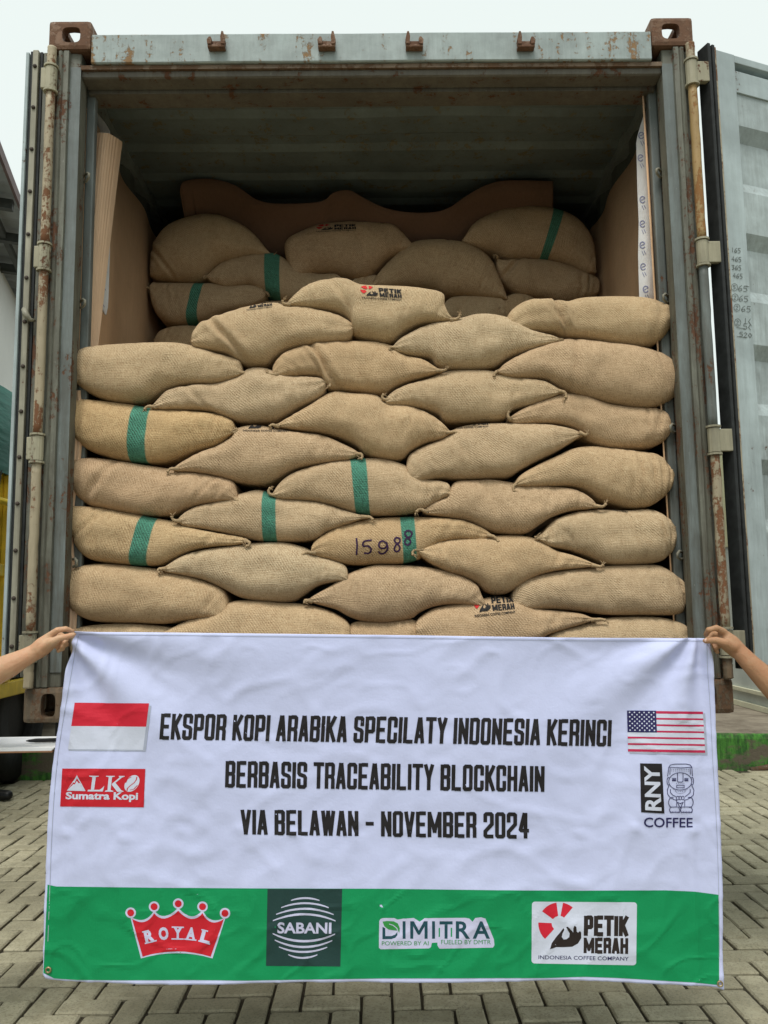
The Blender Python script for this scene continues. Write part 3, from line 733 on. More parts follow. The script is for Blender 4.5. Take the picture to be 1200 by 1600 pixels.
# ================================================================== sacks
def sack(label, L, R, top, bot, Y=0.15, depth=0.80, tails=(200, -20), stripe=None, folds=(), tone=(1, 1, 1), seed=0, grp='jute sacks in the front stack', nosef=0.80, tipf=0.052):
    N = 64; NF = 22
    tc = cr([L]+list(top)+[R], N); bc = cr([L]+list(bot)+[R], N)
    T = [P(p.x, p.y, Y) for p in tc]; B = [P(p.x, p.y, Y) for p in bc]
    H = [max(0.006, (a-b).length/2) for a, b in zip(T, B)]; hm = max(H)
    RC = [-tipf*max(0.0, 1-h/hm)**1.3 for h in H]
    T = [P(p.x, p.y, Y+c_) for p, c_ in zip(tc, RC)]; B = [P(p.x, p.y, Y+c_) for p, c_ in zip(bc, RC)]
    for v_ in T+B: v_.y = Y
    Cn = [(a+b)/2 for a, b in zip(T, B)]; U = [0]
    for i in range(1, N): U.append(U[-1]+max(.0015, (Cn[i]-Cn[i-1]).length))
    tot = U[-1]; verts = []; uvs = []; rows = []
    back = [(.35, -.95), (.65, -.85), (.92, -.5), (1.0, 0), (.92, .5), (.65, .85), (.35, .95)]
    rf = random.Random(seed*13+5); folds = list(folds); xa, xb = tc[0].x, tc[-1].x
    for q in range(5):
        e_ = rf.choice((0, 1)); fx_ = rf.uniform(.05, .33); folds.append((xa+(xb-xa)*(fx_ if e_ == 0 else 1-fx_), rf.uniform(-.7, .7), rf.uniform(.005, .014), rf.uniform(.0018, .0055)))
    folds.append((xa+(xb-xa)*rf.uniform(.35, .65), rf.uniform(-.5, .5), rf.uniform(.015, .03), rf.uniform(.002, .005)))
    for i in range(N):
        hv = (T[i]-B[i])/2
        if hv.length < .006: hv = Vector((0, 0, .006))
        h = H[i]; nose = nosef*(0.35*h+0.65*hm*(h/hm)**0.75); rec = RC[i]
        row = []; vacc = 0
        edge = min(U[i], tot-U[i])
        for j in range(NF+1):
            ph = pi/2 - pi*j/NF
            s = math.copysign(abs(sin(ph))**0.92, sin(ph)); c = max(0.0, cos(ph))**0.85
            c *= 1+0.14*max(0, -sin(ph))*1.2                      # belly sags forward
            y = Y + rec - nose*c
            x, z = Cn[i].x+hv.x*s, Cn[i].z+hv.z*s
            d = 0.0; w = cos(ph)**0.5 if cos(ph) > 0 else 0
            d += noise.noise((x*7+seed*3.1, z*11, seed))*0.011*w + noise.noise((x*19, z*24, seed+5))*0.0042*w
            # gathers running in from the tied ends
            d += 0.0040*w*math.exp(-edge/0.07)*sin(ph*9+seed)*(0.5+noise.noise((ph*2, seed, 3)))
            d += 0.0022*w*math.exp(-abs(edge-0.10)/0.06)*sin(U[i]*190+noise.noise((z*14, seed, 1))*5)
            for (pxf, slant, wd, dp) in folds:
                uf = U[min(range(N), key=lambda q: abs((tc[q].x+bc[q].x)/2-pxf))] + slant*(z-Cn[i].z) + noise.noise((z*20, seed, 9))*0.006
                q = (U[i]-uf)/wd; d += dp*(-math.exp(-q*q)+0.55*math.exp(-(q-1.9)**2)+0.45*math.exp(-(q+1.9)**2))*w
            y -= d
            row.append(Vector((x, y, z)))
        for (yy, s) in back:
            row.append(Vector((Cn[i].x+hv.x*s, Y+rec+(depth*(0.25+0.75*h/hm))*yy, Cn[i].z+hv.z*s)))
        rows.append(row)
    nv = len(rows[0]); Vv = []
    for row in rows:
        acc = [0]
        for j in range(1, nv): acc.append(acc[-1]+(row[j]-row[j-1]).length)
        mid = acc[NF//2]; Vv.append([mid-a for a in acc]+[mid-acc[-1]-0.1])
    hmI = H.index(hm)
    if stripe:
        pt, pb, hw = stripe
        it = min(range(N), key=lambda q: abs(tc[q].x-pt)); ib = min(range(N), key=lambda q: abs(bc[q].x-pb))
        ut, ub = U[it], U[ib]; im = (it+ib)//2; Vt, Vb = Vv[im][0], Vv[im][NF]
        sl_ = -(ut-ub)/max(.02, Vt-Vb); scale = (P(pt+hw, 600, Y)-P(pt, 600, Y)).length
        st = ((ut+ub)/2+sl_*(Vt+Vb)/2*-1*-1, scale, sl_, (Vt+Vb)/2)
        st = ((ut+ub)/2, scale, sl_, (Vt+Vb)/2)
        mat = jute('striped_jute', tone, st)
    else:
        mat = JUTES[seed % len(JUTES)] if tone == (1, 1, 1) else jute('jute', tone)
    me = bpy.data.meshes.new('jute_sack'); fs = []
    vs = [v for r_ in rows for v in r_]
    for i in range(N-1):
        for j in range(nv):
            a, b_ = i*nv+j, i*nv+(j+1) % nv; fs.append((a, b_, b_+nv, a+nv))
    fs.append(tuple(range(nv))); fs.append(tuple(range((N-1)*nv, N*nv))[::-1])
    cx = sum(v.x for v in vs)/len(vs); cz = min(v.z for v in vs); c0 = Vector((cx, Y+depth*.4, cz))
    me.from_pydata([v-c0 for v in vs], [], fs); me.materials.append(mat)
    uvl = me.uv_layers.new(name='UV')
    for p in me.polygons:
        wrap = any((l % nv) == nv-1 for l in p.vertices) and any((l % nv) == 0 for l in p.vertices) and len(p.vertices) == 4
        for li in p.loop_indices:
            vi = me.loops[li].vertex_index; i, j = divmod(vi, nv)
            uvl.data[li].uv = (U[i]+seed*1.37, (Vv[i][-1] if (wrap and j == 0) else Vv[i][j])) if not stripe else (U[i], Vv[i][-1] if (wrap and j == 0) else Vv[i][j])
        p.use_smooth = True
    o = bpy.data.objects.new('jute_sack', me); COL.objects.link(o); o.location = c0; o.matrix_basis = Matrix.Translation(c0)
    me.update(); bpy_ok = me.validate()
    # consistent normals
    b2 = bmesh.new(); b2.from_mesh(me); bmesh.ops.recalc_face_normals(b2, faces=b2.faces); b2.to_mesh(me); b2.free()
    tag(o, label, 'sack', grp)
    for (tip, ang, i) in ((L, tails[0], 0), (R, tails[1], N-1)):
        if ang is None: continue
        rr = random.Random(seed*7+i); a = radians(ang); p0 = Cn[i]+Vector((0, -tipf-0.006, 0))
        ln = rr.uniform(.016, .034); cu = rr.choice((-1, 1))*rr.uniform(.6, 3.4); pts = []; rad = []
        inx = -0.020 if i == 0 else 0.020
        back_in = Vector((-cos(a)*0.022, 0.004, -sin(a)*0.022*0.4)); q = Vector(p0)
        pts.append(q+back_in); rad.append(0.009)
        ang_ = a
        for s in range(9):
            pts.append(Vector(q)); rad.append(0.0056-0.0026*s/8+0.0014*(s % 2)+(0.002 if s >= 7 else 0))
            q = q + Vector((cos(ang_), -0.12, sin(ang_)))*ln/8; ang_ += cu/8
        bm = bmesh.new(); tube(bm, pts, rad, 8)
        # loose fibres at the end
        for s in range(5):
            e = pts[-1]; dd = Vector((cos(ang_+rr.uniform(-1, 1)), rr.uniform(-.6, .3), sin(ang_+rr.uniform(-1, 1))))*rr.uniform(.008, .018)
            tube(bm, [e, e+dd*.5+Vector((0, 0, .001)), e+dd], [.0016, .0013, .0008], 4)
        bmesh.ops.recalc_face_normals(bm, faces=bm.faces)
        from_bm('tied_ear', bm, M['ear'], o, True)
    return o
JUTES = [jute('jute_%s' % n, t) for n, t in (('plain', (1, 1, 1)), ('pale', (1.03, 1.03, 1.03)), ('warm', (1.03, .98, .93)), ('dull', (.95, .94, .92)))]
M['ear'] = plain('jute_twine', (0.38, 0.27, 0.155), 0.95, 0.35, 200)
WARM = (1.03, 0.96, 0.85)
SK = {}
def S(key, *a, **k):
    k.setdefault('seed', len(SK)+1); SK[key] = sack(*a, **k)

# bottom course first; coordinates follow each sack's outline as it lies in the stack
S('b1', 'sack at the left end of the lowest course, only its top edge above the banner', (113, 998), (300, 1000), [(122, 981), (180, 974), (235, 976), (275, 983)], [(120, 1030), (180, 1045), (260, 1045)], tails=(None, None))
S('b2', 'lowest course sack left of centre, below the big blunt left sack', (252, 990), (549, 992), [(290, 971), (330, 958), (362, 940), (400, 938), (440, 941), (480, 944.5), (510, 952), (534, 964), (546, 976)], [(280, 1030), (360, 1045), (450, 1045), (530, 1035)], tails=(None, None))
S('b3', 'narrow strip of sack seen low in the middle, just above the banner', (540, 1002), (668, 1002), [(551, 973), (600, 970), (645, 968), (660, 985)], [(560, 1040), (600, 1045), (650, 1040)], tails=(None, None))
S('b4', 'lowest course sack with red and black coffee company stamp on its top', (648, 990), (932, 968), [(651, 970), (672, 953), (696, 946), (740, 938), (775, 932), (803, 936), (835, 950), (880, 955), (908, 959)], [(660, 1025), (720, 1045), (800, 1030), (850, 995), (880, 984), (905, 976.5)], tails=(None, 10), seed=11)
S('b5', 'sack at the right end of the lowest course with a knotted ear at the post', (840, 1008), (1078, 985), [(868, 986), (905, 976), (932, 969), (965, 964), (1025, 964), (1055, 970), (1070, 977)], [(850, 1035), (900, 1045), (1000, 1045), (1060, 1035)], tails=(None, 40))
# 2nd course
S('c1', 'big plain sack with a blunt rounded left end, second course beside the left post', (95, 916), (369.5, 976), [(98, 901), (116, 889), (146, 881.5), (185, 882), (245, 889), (290, 898), (326, 910), (350, 922), (357, 938), (358.5, 957)], [(104, 940), (125, 961), (155, 971.5), (215, 973.5), (260, 975), (290, 970.5), (320, 967.5), (350, 971.5)], tails=(None, None))
S('c2', 'plain sack under the marker-numbered one, with curled left ear and drooping right end', (480, 938.5), (762, 949), [(492, 929.5), (519, 914), (545, 896), (580, 884), (606, 882.5), (654, 884.5), (690, 890.5), (720, 899.5), (744, 913), (753, 931)], [(495, 944), (525, 952.5), (546, 964), (570, 971.5), (606, 973.5), (642, 967), (654, 958.5), (672, 950), (696, 945), (720, 945), (744, 947.5)], tails=(150, None))
S('c3', 'plain sack with a crumpled knob at its right end, second course beside the right post', (801, 950), (1071, 925), [(800, 932), (804, 918), (815, 907), (842, 898), (884, 890.5), (935, 884.8), (995, 882.4), (1025, 883), (1040, 889), (1058, 901), (1068, 911)], [(824, 953.5), (860, 952), (905, 955.5), (950, 961), (1010, 961.5), (1052, 961), (1066, 952)], tails=(210, 60), folds=[(1060, 0, .006, .010)])
S('c4', 'plain sack tapering to both ends just below the lowest striped left sack', (252, 889), (544.5, 907), [(260, 884), (284, 869.5), (314, 860), (365, 852.5), (398, 848.5), (437, 847.5), (455, 849.5), (480, 857), (497, 868), (525, 877), (541, 886)], [(260, 894), (290, 899.5), (320, 907), (350, 920.5), (380, 935), (420, 940.5), (456, 940.5), (474, 931), (495, 916.5), (519, 910)], tails=(185, None))
S('c5', 'sagging plain sack right of the numbered one, its right ear a loose twist of twine', (651, 859), (932, 884.5), [(675, 850), (705, 843), (750, 839), (776, 837), (815, 837.5), (842, 844), (866, 859), (896, 868), (920, 877)], [(657, 868), (675, 881.5), (700, 894), (720, 900), (744, 912), (758, 925), (775, 930), (794, 926.5), (815, 913), (836, 901), (869, 892), (908, 887.5)], tails=(175, -25))
S('c6', 'sack with faded green band and the number 15988 in purple marker', (484.5, 863.5), (769, 838), [(492, 846), (522, 826), (546, 817), (576, 811), (630, 808), (675, 808.6), (720, 812.5), (750, 823), (765, 832.5)], [(495, 869), (516, 875), (537, 881.5), (564, 883.5), (594, 882), (630, 881), (655, 874), (672, 862), (684, 850), (714, 843), (750, 843.4)], tails=(170, -30), stripe=(634, 637, 10.5), tone=(1.02, .96, .87))
S('c7', 'striped sack low at the left post whose thin right end droops', (101, 799), (389, 847), [(113, 791.5), (155, 793), (200, 801), (239, 808.6), (272, 815), (308, 826.5), (350, 834.5), (380, 840)], [(113, 832), (125, 859), (146, 875.5), (185, 881.5), (224, 884.5), (254, 883), (275, 872.5), (302, 860), (335, 854), (368, 851.5)], tails=(110, -45), stripe=(237, 224, 12.5), tone=WARM, folds=[(140, .5, .009, .010)])
S('c8', 'plain sack with a crescent crease and dark right end, under the close-creased one', (840.5, 841), (1055, 825), [(851, 829), (866, 813), (890, 803), (920, 797), (950, 797), (980, 798), (1010, 796), (1028, 801), (1042, 811)], [(845, 846), (860, 854.5), (890, 860.5), (920, 871), (944, 881.5), (980, 883), (1022, 880), (1040, 871), (1053, 853)], tails=(230, None), folds=[(986, -.12, .006, .009), (1026, -.05, .007, .012), (1040, .2, .005, .006)])
S('c9', 'green banded sack left of centre, just left of and below the middle banded one', (275, 814), (574, 808), [(290, 800.5), (308, 791.5), (344, 783), (376, 772), (404, 766), (430, 773), (450, 779), (465, 781), (501, 785.5), (534, 796), (561, 804)], [(290, 822.5), (320, 827.5), (350, 833.5), (395, 844), (420, 846.8), (450, 847), (492, 844), (510, 832), (534, 822.5), (561, 812.5)], tails=(165, 0), stripe=(423, 425, 10.5))
S('c10', 'plain sack touching the right end of the middle green banded sack', (661, 798), (935, 791.5), [(675, 787), (698, 776), (702, 764), (712, 753), (735, 751), (770, 750), (815, 757), (860, 760.5), (896, 764.5), (920, 776.5)], [(669, 803.5), (705, 809.5), (735, 817), (758, 829), (785, 835), (818, 835), (839, 823), (860, 809.5), (890, 799), (920, 795.4)], tails=(140, -20))
S('c11', 'plain sack with a soft dent near its left tip, between the two striped left ones', (103, 730), (372.5, 782.5), [(118, 719), (145, 716), (175, 719), (220, 726), (268, 733), (310, 739.5), (349, 747), (366, 754), (370, 766)], [(105.5, 746), (119, 772), (140, 790), (170, 797), (215, 805.5), (266, 806.5), (290, 797.5), (314, 790), (350, 784)], tails=(None, -60), folds=[(160, .30, .014, .012)], tone=(.96, .93, .92))
S('c12', 'sack with a bright green band in the very middle of the stack', (424.5, 773.5), (705, 773.5), [(438, 754), (459, 739), (495, 727.5), (540, 718.5), (570, 716.5), (600, 718), (634, 728), (660, 748), (690, 752), (702, 758)], [(432, 778.6), (450, 781), (489, 784), (525, 793), (555, 803.5), (588, 806.8), (630, 805), (657, 799), (672, 791.5), (690, 781)], tails=(160, -60), stripe=(558, 570, 11.5))
S('c13', 'broad sack wrinkled with close vertical creases at its right end by the post', (803, 758.5), (1050, 745), [(812, 743.5), (839, 727), (869, 713), (896, 701), (926, 698), (950, 700.5), (995, 706), (1025, 711), (1043, 728)], [(824, 761.5), (860, 760), (896, 761.5), (920, 770.5), (935, 781), (956, 787.5), (980, 794.5), (1010, 793), (1031, 781), (1047.5, 762)], tails=(235, 80), folds=[(960, -.1, .006, .006), (978, 0, .005, .007), (996, .05, .006, .008), (1013, .03, .005, .009), (1028, .1, .005, .008), (1040, .1, .004, .006)])
S('c14', 'plain sack left of centre with a red and black stamp edge on top', (271, 733), (562, 710), [(280, 725), (310, 708.5), (340, 697), (364, 682), (372, 670), (400, 665), (435, 671), (465, 676), (504, 680.5), (540, 695.5), (556, 704)], [(274, 736.5), (296, 737), (334, 743.5), (370, 754), (400, 758.5), (420, 757), (435, 749.5), (465, 733), (510, 724), (546, 718)], tails=(180, -10), tone=(.97, .95, .93))
S('c15', 'large plain sack rising to the right with a squared left end, right of centre', (633, 754), (911, 679), [(634.5, 730), (639, 712), (660, 699), (690, 687), (708, 672), (735, 664.5), (780, 662.5), (845, 663), (884, 668.5), (903, 674)], [(642, 756), (660, 753), (690, 748.5), (720, 750.4), (760, 749), (794, 746.5), (812, 736), (839, 721), (869, 706), (896, 689)], tails=(260, -45))
S('c16', 'orange tinted sack with a green band and a tied right corner, beside the left post', (105, 650), (366, 676), [(108, 632), (121, 624.5), (145, 626), (175, 629), (199, 632), (235, 638), (286, 642.5), (334, 647), (361, 656), (367, 666)], [(112, 672), (124, 690), (138, 703), (166, 714), (205, 723), (250, 725), (280, 718), (310, 706), (340, 697)], tails=(None, -20), stripe=(228, 220, 13.5), tone=(1.08, .95, .79))
S('c17', 'plain swollen sack in the middle of the stack, tapering to a point at its left', (429, 665.5), (705, 676), [(450, 653), (480, 636), (507, 619), (525, 613), (555, 616), (588, 619), (606, 631), (642, 636), (672, 648), (690, 661)], [(450, 670), (495, 676), (525, 683.5), (555, 697), (570, 710.5), (600, 719.8), (627, 719.8), (642, 706), (666, 692.5), (690, 686.5)], tails=(150, 10))
S('c18', 'plain sack running down to the right post from a small curled left ear, sixth course', (794, 653.5), (1048, 668), [(815, 640), (845, 627), (875, 617), (905, 618), (950, 632), (995, 638), (1025, 639), (1041, 648)], [(806, 662.5), (845, 662.5), (875, 665.5), (902, 676), (920, 691), (950, 701.5), (995, 703.5), (1025, 697), (1042, 684)], tails=(115, None), folds=[(1008, 0, .006, .008), (1024, .05, .005, .006)])
S('c19', 'plain sack just above the stamp-edged one, its right tip a twisted ear', (237, 636), (510, 598), [(262, 611), (300, 603), (338, 600), (372, 590), (390, 578), (415, 577), (450, 588.5), (480, 589.5), (502, 592)], [(252, 640), (280, 641), (328, 644), (364, 658), (385, 662), (415, 661.5), (435, 659), (465, 640), (495, 625), (508, 613)], tails=(170, 10), folds=[(310, -.6, .012, .007)])
S('c20', 'plain lens shaped sack right of centre whose left ear is a twisted cord', (600, 625), (879, 613), [(615, 611.5), (636, 602), (669, 592.5), (699, 581), (735, 580), (770, 581.5), (800, 591), (845, 595), (866, 604)], [(606, 634), (630, 635.5), (660, 640), (684, 649), (696, 661), (740, 661), (785, 658), (800, 643), (830, 634), (860, 622)], tails=(155, -30))
S('c21', 'plain sack with a deep diagonal pleat near its folded left end, upper middle', (426, 586), (690, 580), [(427.5, 571), (444, 553), (474, 542), (510, 536.5), (555, 535), (585, 536), (612, 542), (630, 555), (660, 562), (678, 572.5)], [(438, 590.5), (480, 589.5), (503, 594), (513, 612), (540, 613.5), (570, 617.5), (600, 619), (618, 607), (636, 598), (660, 590.5)], tails=(185, -5), folds=[(505, -.55, .013, .020), (490, -.4, .008, .009)])
S('c22', 'big plain sack with its gathered right end bulging over the right post', (776, 581.5), (1068, 589), [(788, 569), (815, 554), (845, 541.5), (878, 532.5), (908, 533), (950, 537.5), (995, 544), (1034, 555), (1056, 572)], [(782, 586), (800, 592), (848, 594), (864, 603), (887, 616), (920, 626), (965, 636), (1001, 640.5), (1025, 637.5), (1049, 625), (1064, 608)], tails=(215, 60), folds=[(890, .15, .012, .012), (1030, -.3, .007, .004)])
S('c23', 'large pale sack lying over the left post, its rounded end gently creased', (107, 577), (380, 583), [(107.5, 562), (118, 552), (145, 544), (190, 539.5), (235, 537.5), (286, 538.5), (335, 552), (372, 563), (378, 572)], [(113, 592), (130, 608), (150, 620), (175, 629), (214, 632.5), (238, 625), (262, 611), (292, 603), (334, 601), (366, 593)], tails=(None, -20), tone=(1.04, 1.02, 1.0), folds=[(146, .1, .009, .007), (160, .05, .007, .006)])
S('c24', 'plain sack of the upper right group pointing down left under the topmost right one', (612, 544), (880, 531), [(624, 531), (645, 519), (669, 508.5), (720, 499), (748, 493), (780, 495), (805, 503), (830, 517), (862, 524)], [(621, 551), (642, 556.5), (672, 562), (684, 577), (720, 580.5), (745, 580.5), (773, 575.5), (794, 562), (824, 550), (854, 539.5)], tails=(180, None))
S('c25', 'topmost right sack of the front stack with a deep fold near its left end', (797, 515.5), (1059, 489), [(792.5, 496), (806, 480), (830, 470), (860, 470), (884, 473), (905, 468.5), (950, 465.5), (995, 466), (1025, 471.5), (1046, 480)], [(806, 518), (830, 520), (866, 523), (878, 528), (920, 534), (965, 543), (1004, 546), (1028, 535.5), (1043, 518)], tails=(205, None), tone=(1.05, 1.02, .98), folds=[(870, .22, .010, .022), (1004, 0, .006, .006)])
S('c26', 'topmost left sack of the front stack, a long crease curling round its left end', (298, 532), (556, 510), [(304, 517), (319, 503), (355, 491), (394, 480.5), (430, 476), (450, 481), (480, 482), (525, 492.5), (549, 505)], [(304, 543), (325, 549), (355, 556), (374, 568), (390, 575.5), (418, 573), (430, 562), (450, 549.5), (480, 542), (525, 537.5), (546, 532)], tails=(None, 5), tone=(1.04, 1.02, 1.0), folds=[(352, -.75, .016, .020)])
S('c27', 'topmost middle sack of the front stack, stamped with a red and black coffee logo', (445.5, 476.5), (712, 500), [(459, 463), (480, 447), (507, 438.5), (540, 437.5), (564, 447), (600, 449), (645, 451.5), (690, 459), (695, 478), (702, 492)], [(465, 480), (504, 486), (534, 495), (549, 510), (553, 528), (588, 537), (612, 538), (630, 523), (654, 509.5), (684, 503.5)], tails=(165, 15), tone=(1.05, 1.03, 1.0), folds=[(535, -.6, .015, .008)])

# rear stack, deeper inside the container
RY = 1.10; RG = 'jute sacks in the rear stack'
def Rr(key, lab, L, R, t, b_, **k):
    k.setdefault('Y', RY); k.setdefault('depth', .75); k.setdefault('grp', RG); k.setdefault('seed', len(SK)+30); SK[key] = sack(lab, L, R, t, b_, **k)
Rr('r10', 'rear sack low at the left, seen just above the big pale front sack', (241, 532), (345, 545), [(253, 518), (274, 511.5), (304, 510.5), (335, 518)], [(250, 560), (290, 575), (330, 570)], tails=(None, None))
Rr('r11', 'sliver of a rear sack showing above the topmost left front sack', (345, 500), (480, 492), [(385, 481), (420, 472), (455, 474)], [(380, 515), (440, 515)], tails=(None, None))
Rr('r12', 'sliver of a rear sack showing just above the stamped topmost front sack', (540, 445), (625, 450), [(560, 434), (595, 432)], [(560, 462), (600, 465)], tails=(None, None))
Rr('r8', 'rear sack half hidden in shadow below the centre right rear one', (690, 480), (792, 478), [(705, 466), (740, 464), (778, 466)], [(700, 500), (745, 512), (785, 500)], tails=(130, None))
Rr('r9', 'small end of a rear sack in the gap under the right rear one', (778, 484), (850, 490), [(792, 464), (815, 461), (838, 470)], [(790, 505), (820, 512), (840, 505)], tails=(250, None))
Rr('r2', 'lower left rear sack with a dark green band and tied right corner', (234, 452), (416.5, 458), [(240, 443), (253, 444), (295, 445), (334, 445), (355, 449), (388, 447), (406, 450)], [(241, 484), (256, 503), (280, 509), (325, 500), (355, 488), (388, 481), (410, 471)], tails=(120, -30), stripe=(316, 303, 8))
Rr('r3', 'rear sack with a dark green band beneath the stamped rear sack', (322, 432.5), (538, 440), [(340, 417), (364, 406), (400, 400), (430, 399), (451, 410), (475, 425), (500, 430), (525, 430)], [(335, 444), (355, 452), (388, 450), (412, 460), (439, 472), (480, 480), (520, 470)], tails=(180, None), stripe=(428, 428, 12.5))
Rr('r1', 'tall bulging rear sack at the upper left, creased at its left end', (235, 430), (425, 399.5), [(237, 405), (244, 381), (265, 357), (304, 341.5), (340, 339.5), (376, 352), (400, 370), (415, 388)], [(245, 437), (274, 443), (308, 445), (325, 437), (340, 420), (370, 408.5), (400, 401.5)], tails=(None, -40), folds=[(255, -.25, .010, .016)])
Rr('r5', 'wide rear sack right of centre with plain front and a small dark nick below', (579.5, 447), (793, 468), [(592, 427), (614, 404), (643, 383), (674.5, 377.5), (712.5, 380), (744, 391), (766, 407), (779, 433), (788, 455)], [(600, 452), (633, 450.5), (674, 455), (692, 462), (728, 465), (773, 467)], tails=(None, None), folds=[(690, .1, .008, .010)])
Rr('r4', 'rear sack in the upper middle with a faint stamp on its crown', (442, 441), (650, 392), [(452, 420), (446, 400), (448, 379), (475, 363), (505, 354), (550, 351), (590, 352), (614, 354), (630, 366.5), (643, 381)], [(469, 437), (490, 431), (520, 431.5), (540, 436), (567, 438.5), (588, 427), (605, 409), (627, 398)], tails=(190, -5))
Rr('r7', 'right rear sack with a gathered fold hanging at its left end', (776, 402), (936, 448), [(787, 407), (823, 407), (855, 409), (887, 417), (915, 428), (931, 435)], [(776, 425), (786, 445), (810, 462), (839, 466), (880, 473), (912, 469), (932, 462)], tails=(110, None), folds=[(796, .1, .012, .018), (915, 0, .006, .012)])
Rr('r6', 'large domed rear sack at the upper right with a curved dark green band', (722, 376), (931, 425), [(741, 350), (773, 334), (807.5, 327.5), (849, 328), (887, 337.5), (912, 357), (927, 385)], [(728, 382), (747, 390), (773, 399), (792, 409), (823, 409.5), (855, 410), (887, 418), (912, 428)], tails=(None, None), stripe=(868, 850, 7.5))

# ---- stamps and marker on the sacks
M['inkred'] = plain('red_stamp_ink', (0.55, 0.03, 0.03), 0.9, 0.25, 150)
M['inkblack'] = plain('black_stamp_ink', (0.02, 0.018, 0.018), 0.9, 0.5, 150)
M['marker'] = plain('purple_marker_ink', (0.035, 0.012, 0.05), 0.8, 0.4, 100)
bpy.context.view_layer.update()
BV = {}
def bv(key):
    if key not in BV: BV[key] = bvh_of(SK[key])
    return BV[key]
def logo_mark(bm_red, bm_blk, fm, z=0.0):
    """sliced red disc over a cupped black hand, unit square"""
    c = (0.50, 0.60)
    for a0, a1 in ((98, 145), (50, 80), (178, 228)):
        pts = [(c[0]+0.17*cos(radians(a)), c[1]+0.17*sin(radians(a))) for a in (a1, (a0+a1)/2, a0)]
        pts += [(c[0]+0.47*cos(radians(a0+(a1-a0)*t/5)), c[1]+0.47*sin(radians(a0+(a1-a0)*t/5))) for t in range(6)]
        polys(bm_red, fm, [pts], z)
    hand = [(.30, .02), (.34, .16), (.44, .30), (.54, .42), (.60, .50), (.62, .46), (.58, .38), (.56, .30), (.60, .245), (.67, .25), (.73, .30), (.74, .38), (.66, .52), (.70, .53), (.79, .44), (.82, .40), (.82, .50), (.85, .56), (.89, .52), (.90, .42), (.93, .40), (.97, .44), (1.0, .40), (1.0, .28), (.93, .16), (.80, .085), (.60, .07), (.44, .07)]
    polys(bm_blk, fm, [hand], z)
def stamp(key, quad, full=True):
    fm = qmap(quad); r_, b_ = bmesh.new(), bmesh.new()
    logo_mark(r_, b_, lambda s, t: fm(s*0.42, 0.22+t*0.78))
    block_text(b_, 'PETIK', lambda s, t: fm(0.46+s*0.54, 0.62+t*0.32), s=0.2, w=.5, gap=.05)
    block_text(b_, 'MERAH', lambda s, t: fm(0.46+s*0.54, 0.25+t*0.30), s=0.2, w=.5, gap=.05)
    t_ = text_bm('INDONESIA COFFEE COMPANY', lambda s, t: fm(s, t*0.13+0.03), 0.02)
    me = bpy.data.meshes.new('x'); t_.to_mesh(me); t_.free(); b_.from_mesh(me); bpy.data.meshes.remove(me)
    r_.normal_update(); b_.normal_update(); bmesh.ops.triangulate(r_, faces=r_.faces[:]); bmesh.ops.triangulate(b_, faces=b_.faces[:])
    decal('stamp_mark', r_, bv(key), M['inkred'], SK[key], 0.0022, 6); decal('stamp_lettering', b_, bv(key), M['inkblack'], SK[key], 0.0022, 6)
stamp('c27', [(560, 447), (627, 452), (628, 471), (566, 467)])
stamp('b4', [(738, 933), (800, 930), (806, 959), (742, 966)])
stamp('r4', [(494, 352), (556, 350), (556, 361), (494, 363.5)])
stamp('c14', [(376, 655), (450, 656), (452, 676), (380, 675)])
stamp('c26', [(380, 474), (424, 469), (426, 481), (386, 486)])
stamp('c15', [(698, 652), (760, 652), (764, 668), (700, 672)])
stamp('c8', [(936, 783), (980, 788), (982, 802), (938, 796)])
b_ = bmesh.new()
idf = lambda a, c: (a, c)
for pl in ([(557, 841), (558, 853), (557, 867)], [(581, 844), (569, 846), (567, 853), (575, 853), (580, 858), (577, 864), (569, 864)],
           [(604, 849), (598, 845), (592, 849), (593, 855), (600, 857), (605, 852), (604, 847), (606, 856), (602, 863), (595, 865), (591, 861)],
           [(625, 842), (619, 840), (616, 845), (621, 850), (625, 856), (621, 862), (616, 859), (618, 852), (624, 847), (625, 842)],
           [(644, 832), (637, 829), (632, 834), (637, 840), (642, 846), (637, 852), (632, 848), (635, 841), (642, 838), (644, 832)]):
    q = cr(pl, 22); polys(b_, idf, ribbon([(p.x, p.y) for p in q], 2.6), RND.random()*0.2)
decal('marker_number', b_, bv('c6'), M['marker'], SK['c6'], 0.002, 8)

# ================================================================== cardboard and desiccant inside
for sx in (-1, 1):
    bm = bmesh.new(); A = []
    y0 = 0.115 if sx > 0 else 0.17
    for i in range(90):
        y = y0+i*0.035; w = 0.012*sin(y*13+sx)+0.008*noise.noise((y*3, sx, 1)) + (-.0 if y > .5 else (.5-y)*-.02)
        lean = 0.0
        A.append([bm.verts.new((sx*(1.138+w*min(1, y/.5)-(max(0, 1-(y-.115)/.16)*(.070+.012*t) if sx > 0 else 0)), y, Zb+.152+t*(2.20-.1*i/90+noise.noise((y*2, 3, sx))*0.03))) for t in (0, .33, .66, 1)])
    for i in range(89):
        for j in range(3): bm.faces.new((A[i][j], A[i+1][j], A[i+1][j+1], A[i][j+1]))
    o = from_bm('cardboard_liner', bm, M['card'], None, True)
    o.modifiers.new('s', 'SOLIDIFY').thickness = 0.005; o.modifiers['s'].offset = 0
    tag(o, 'brown cardboard sheet lining the %s inner wall of the container' % ('left' if sx < 0 else 'right'), 'cardboard sheet', 'cardboard liners'); recenter(o)
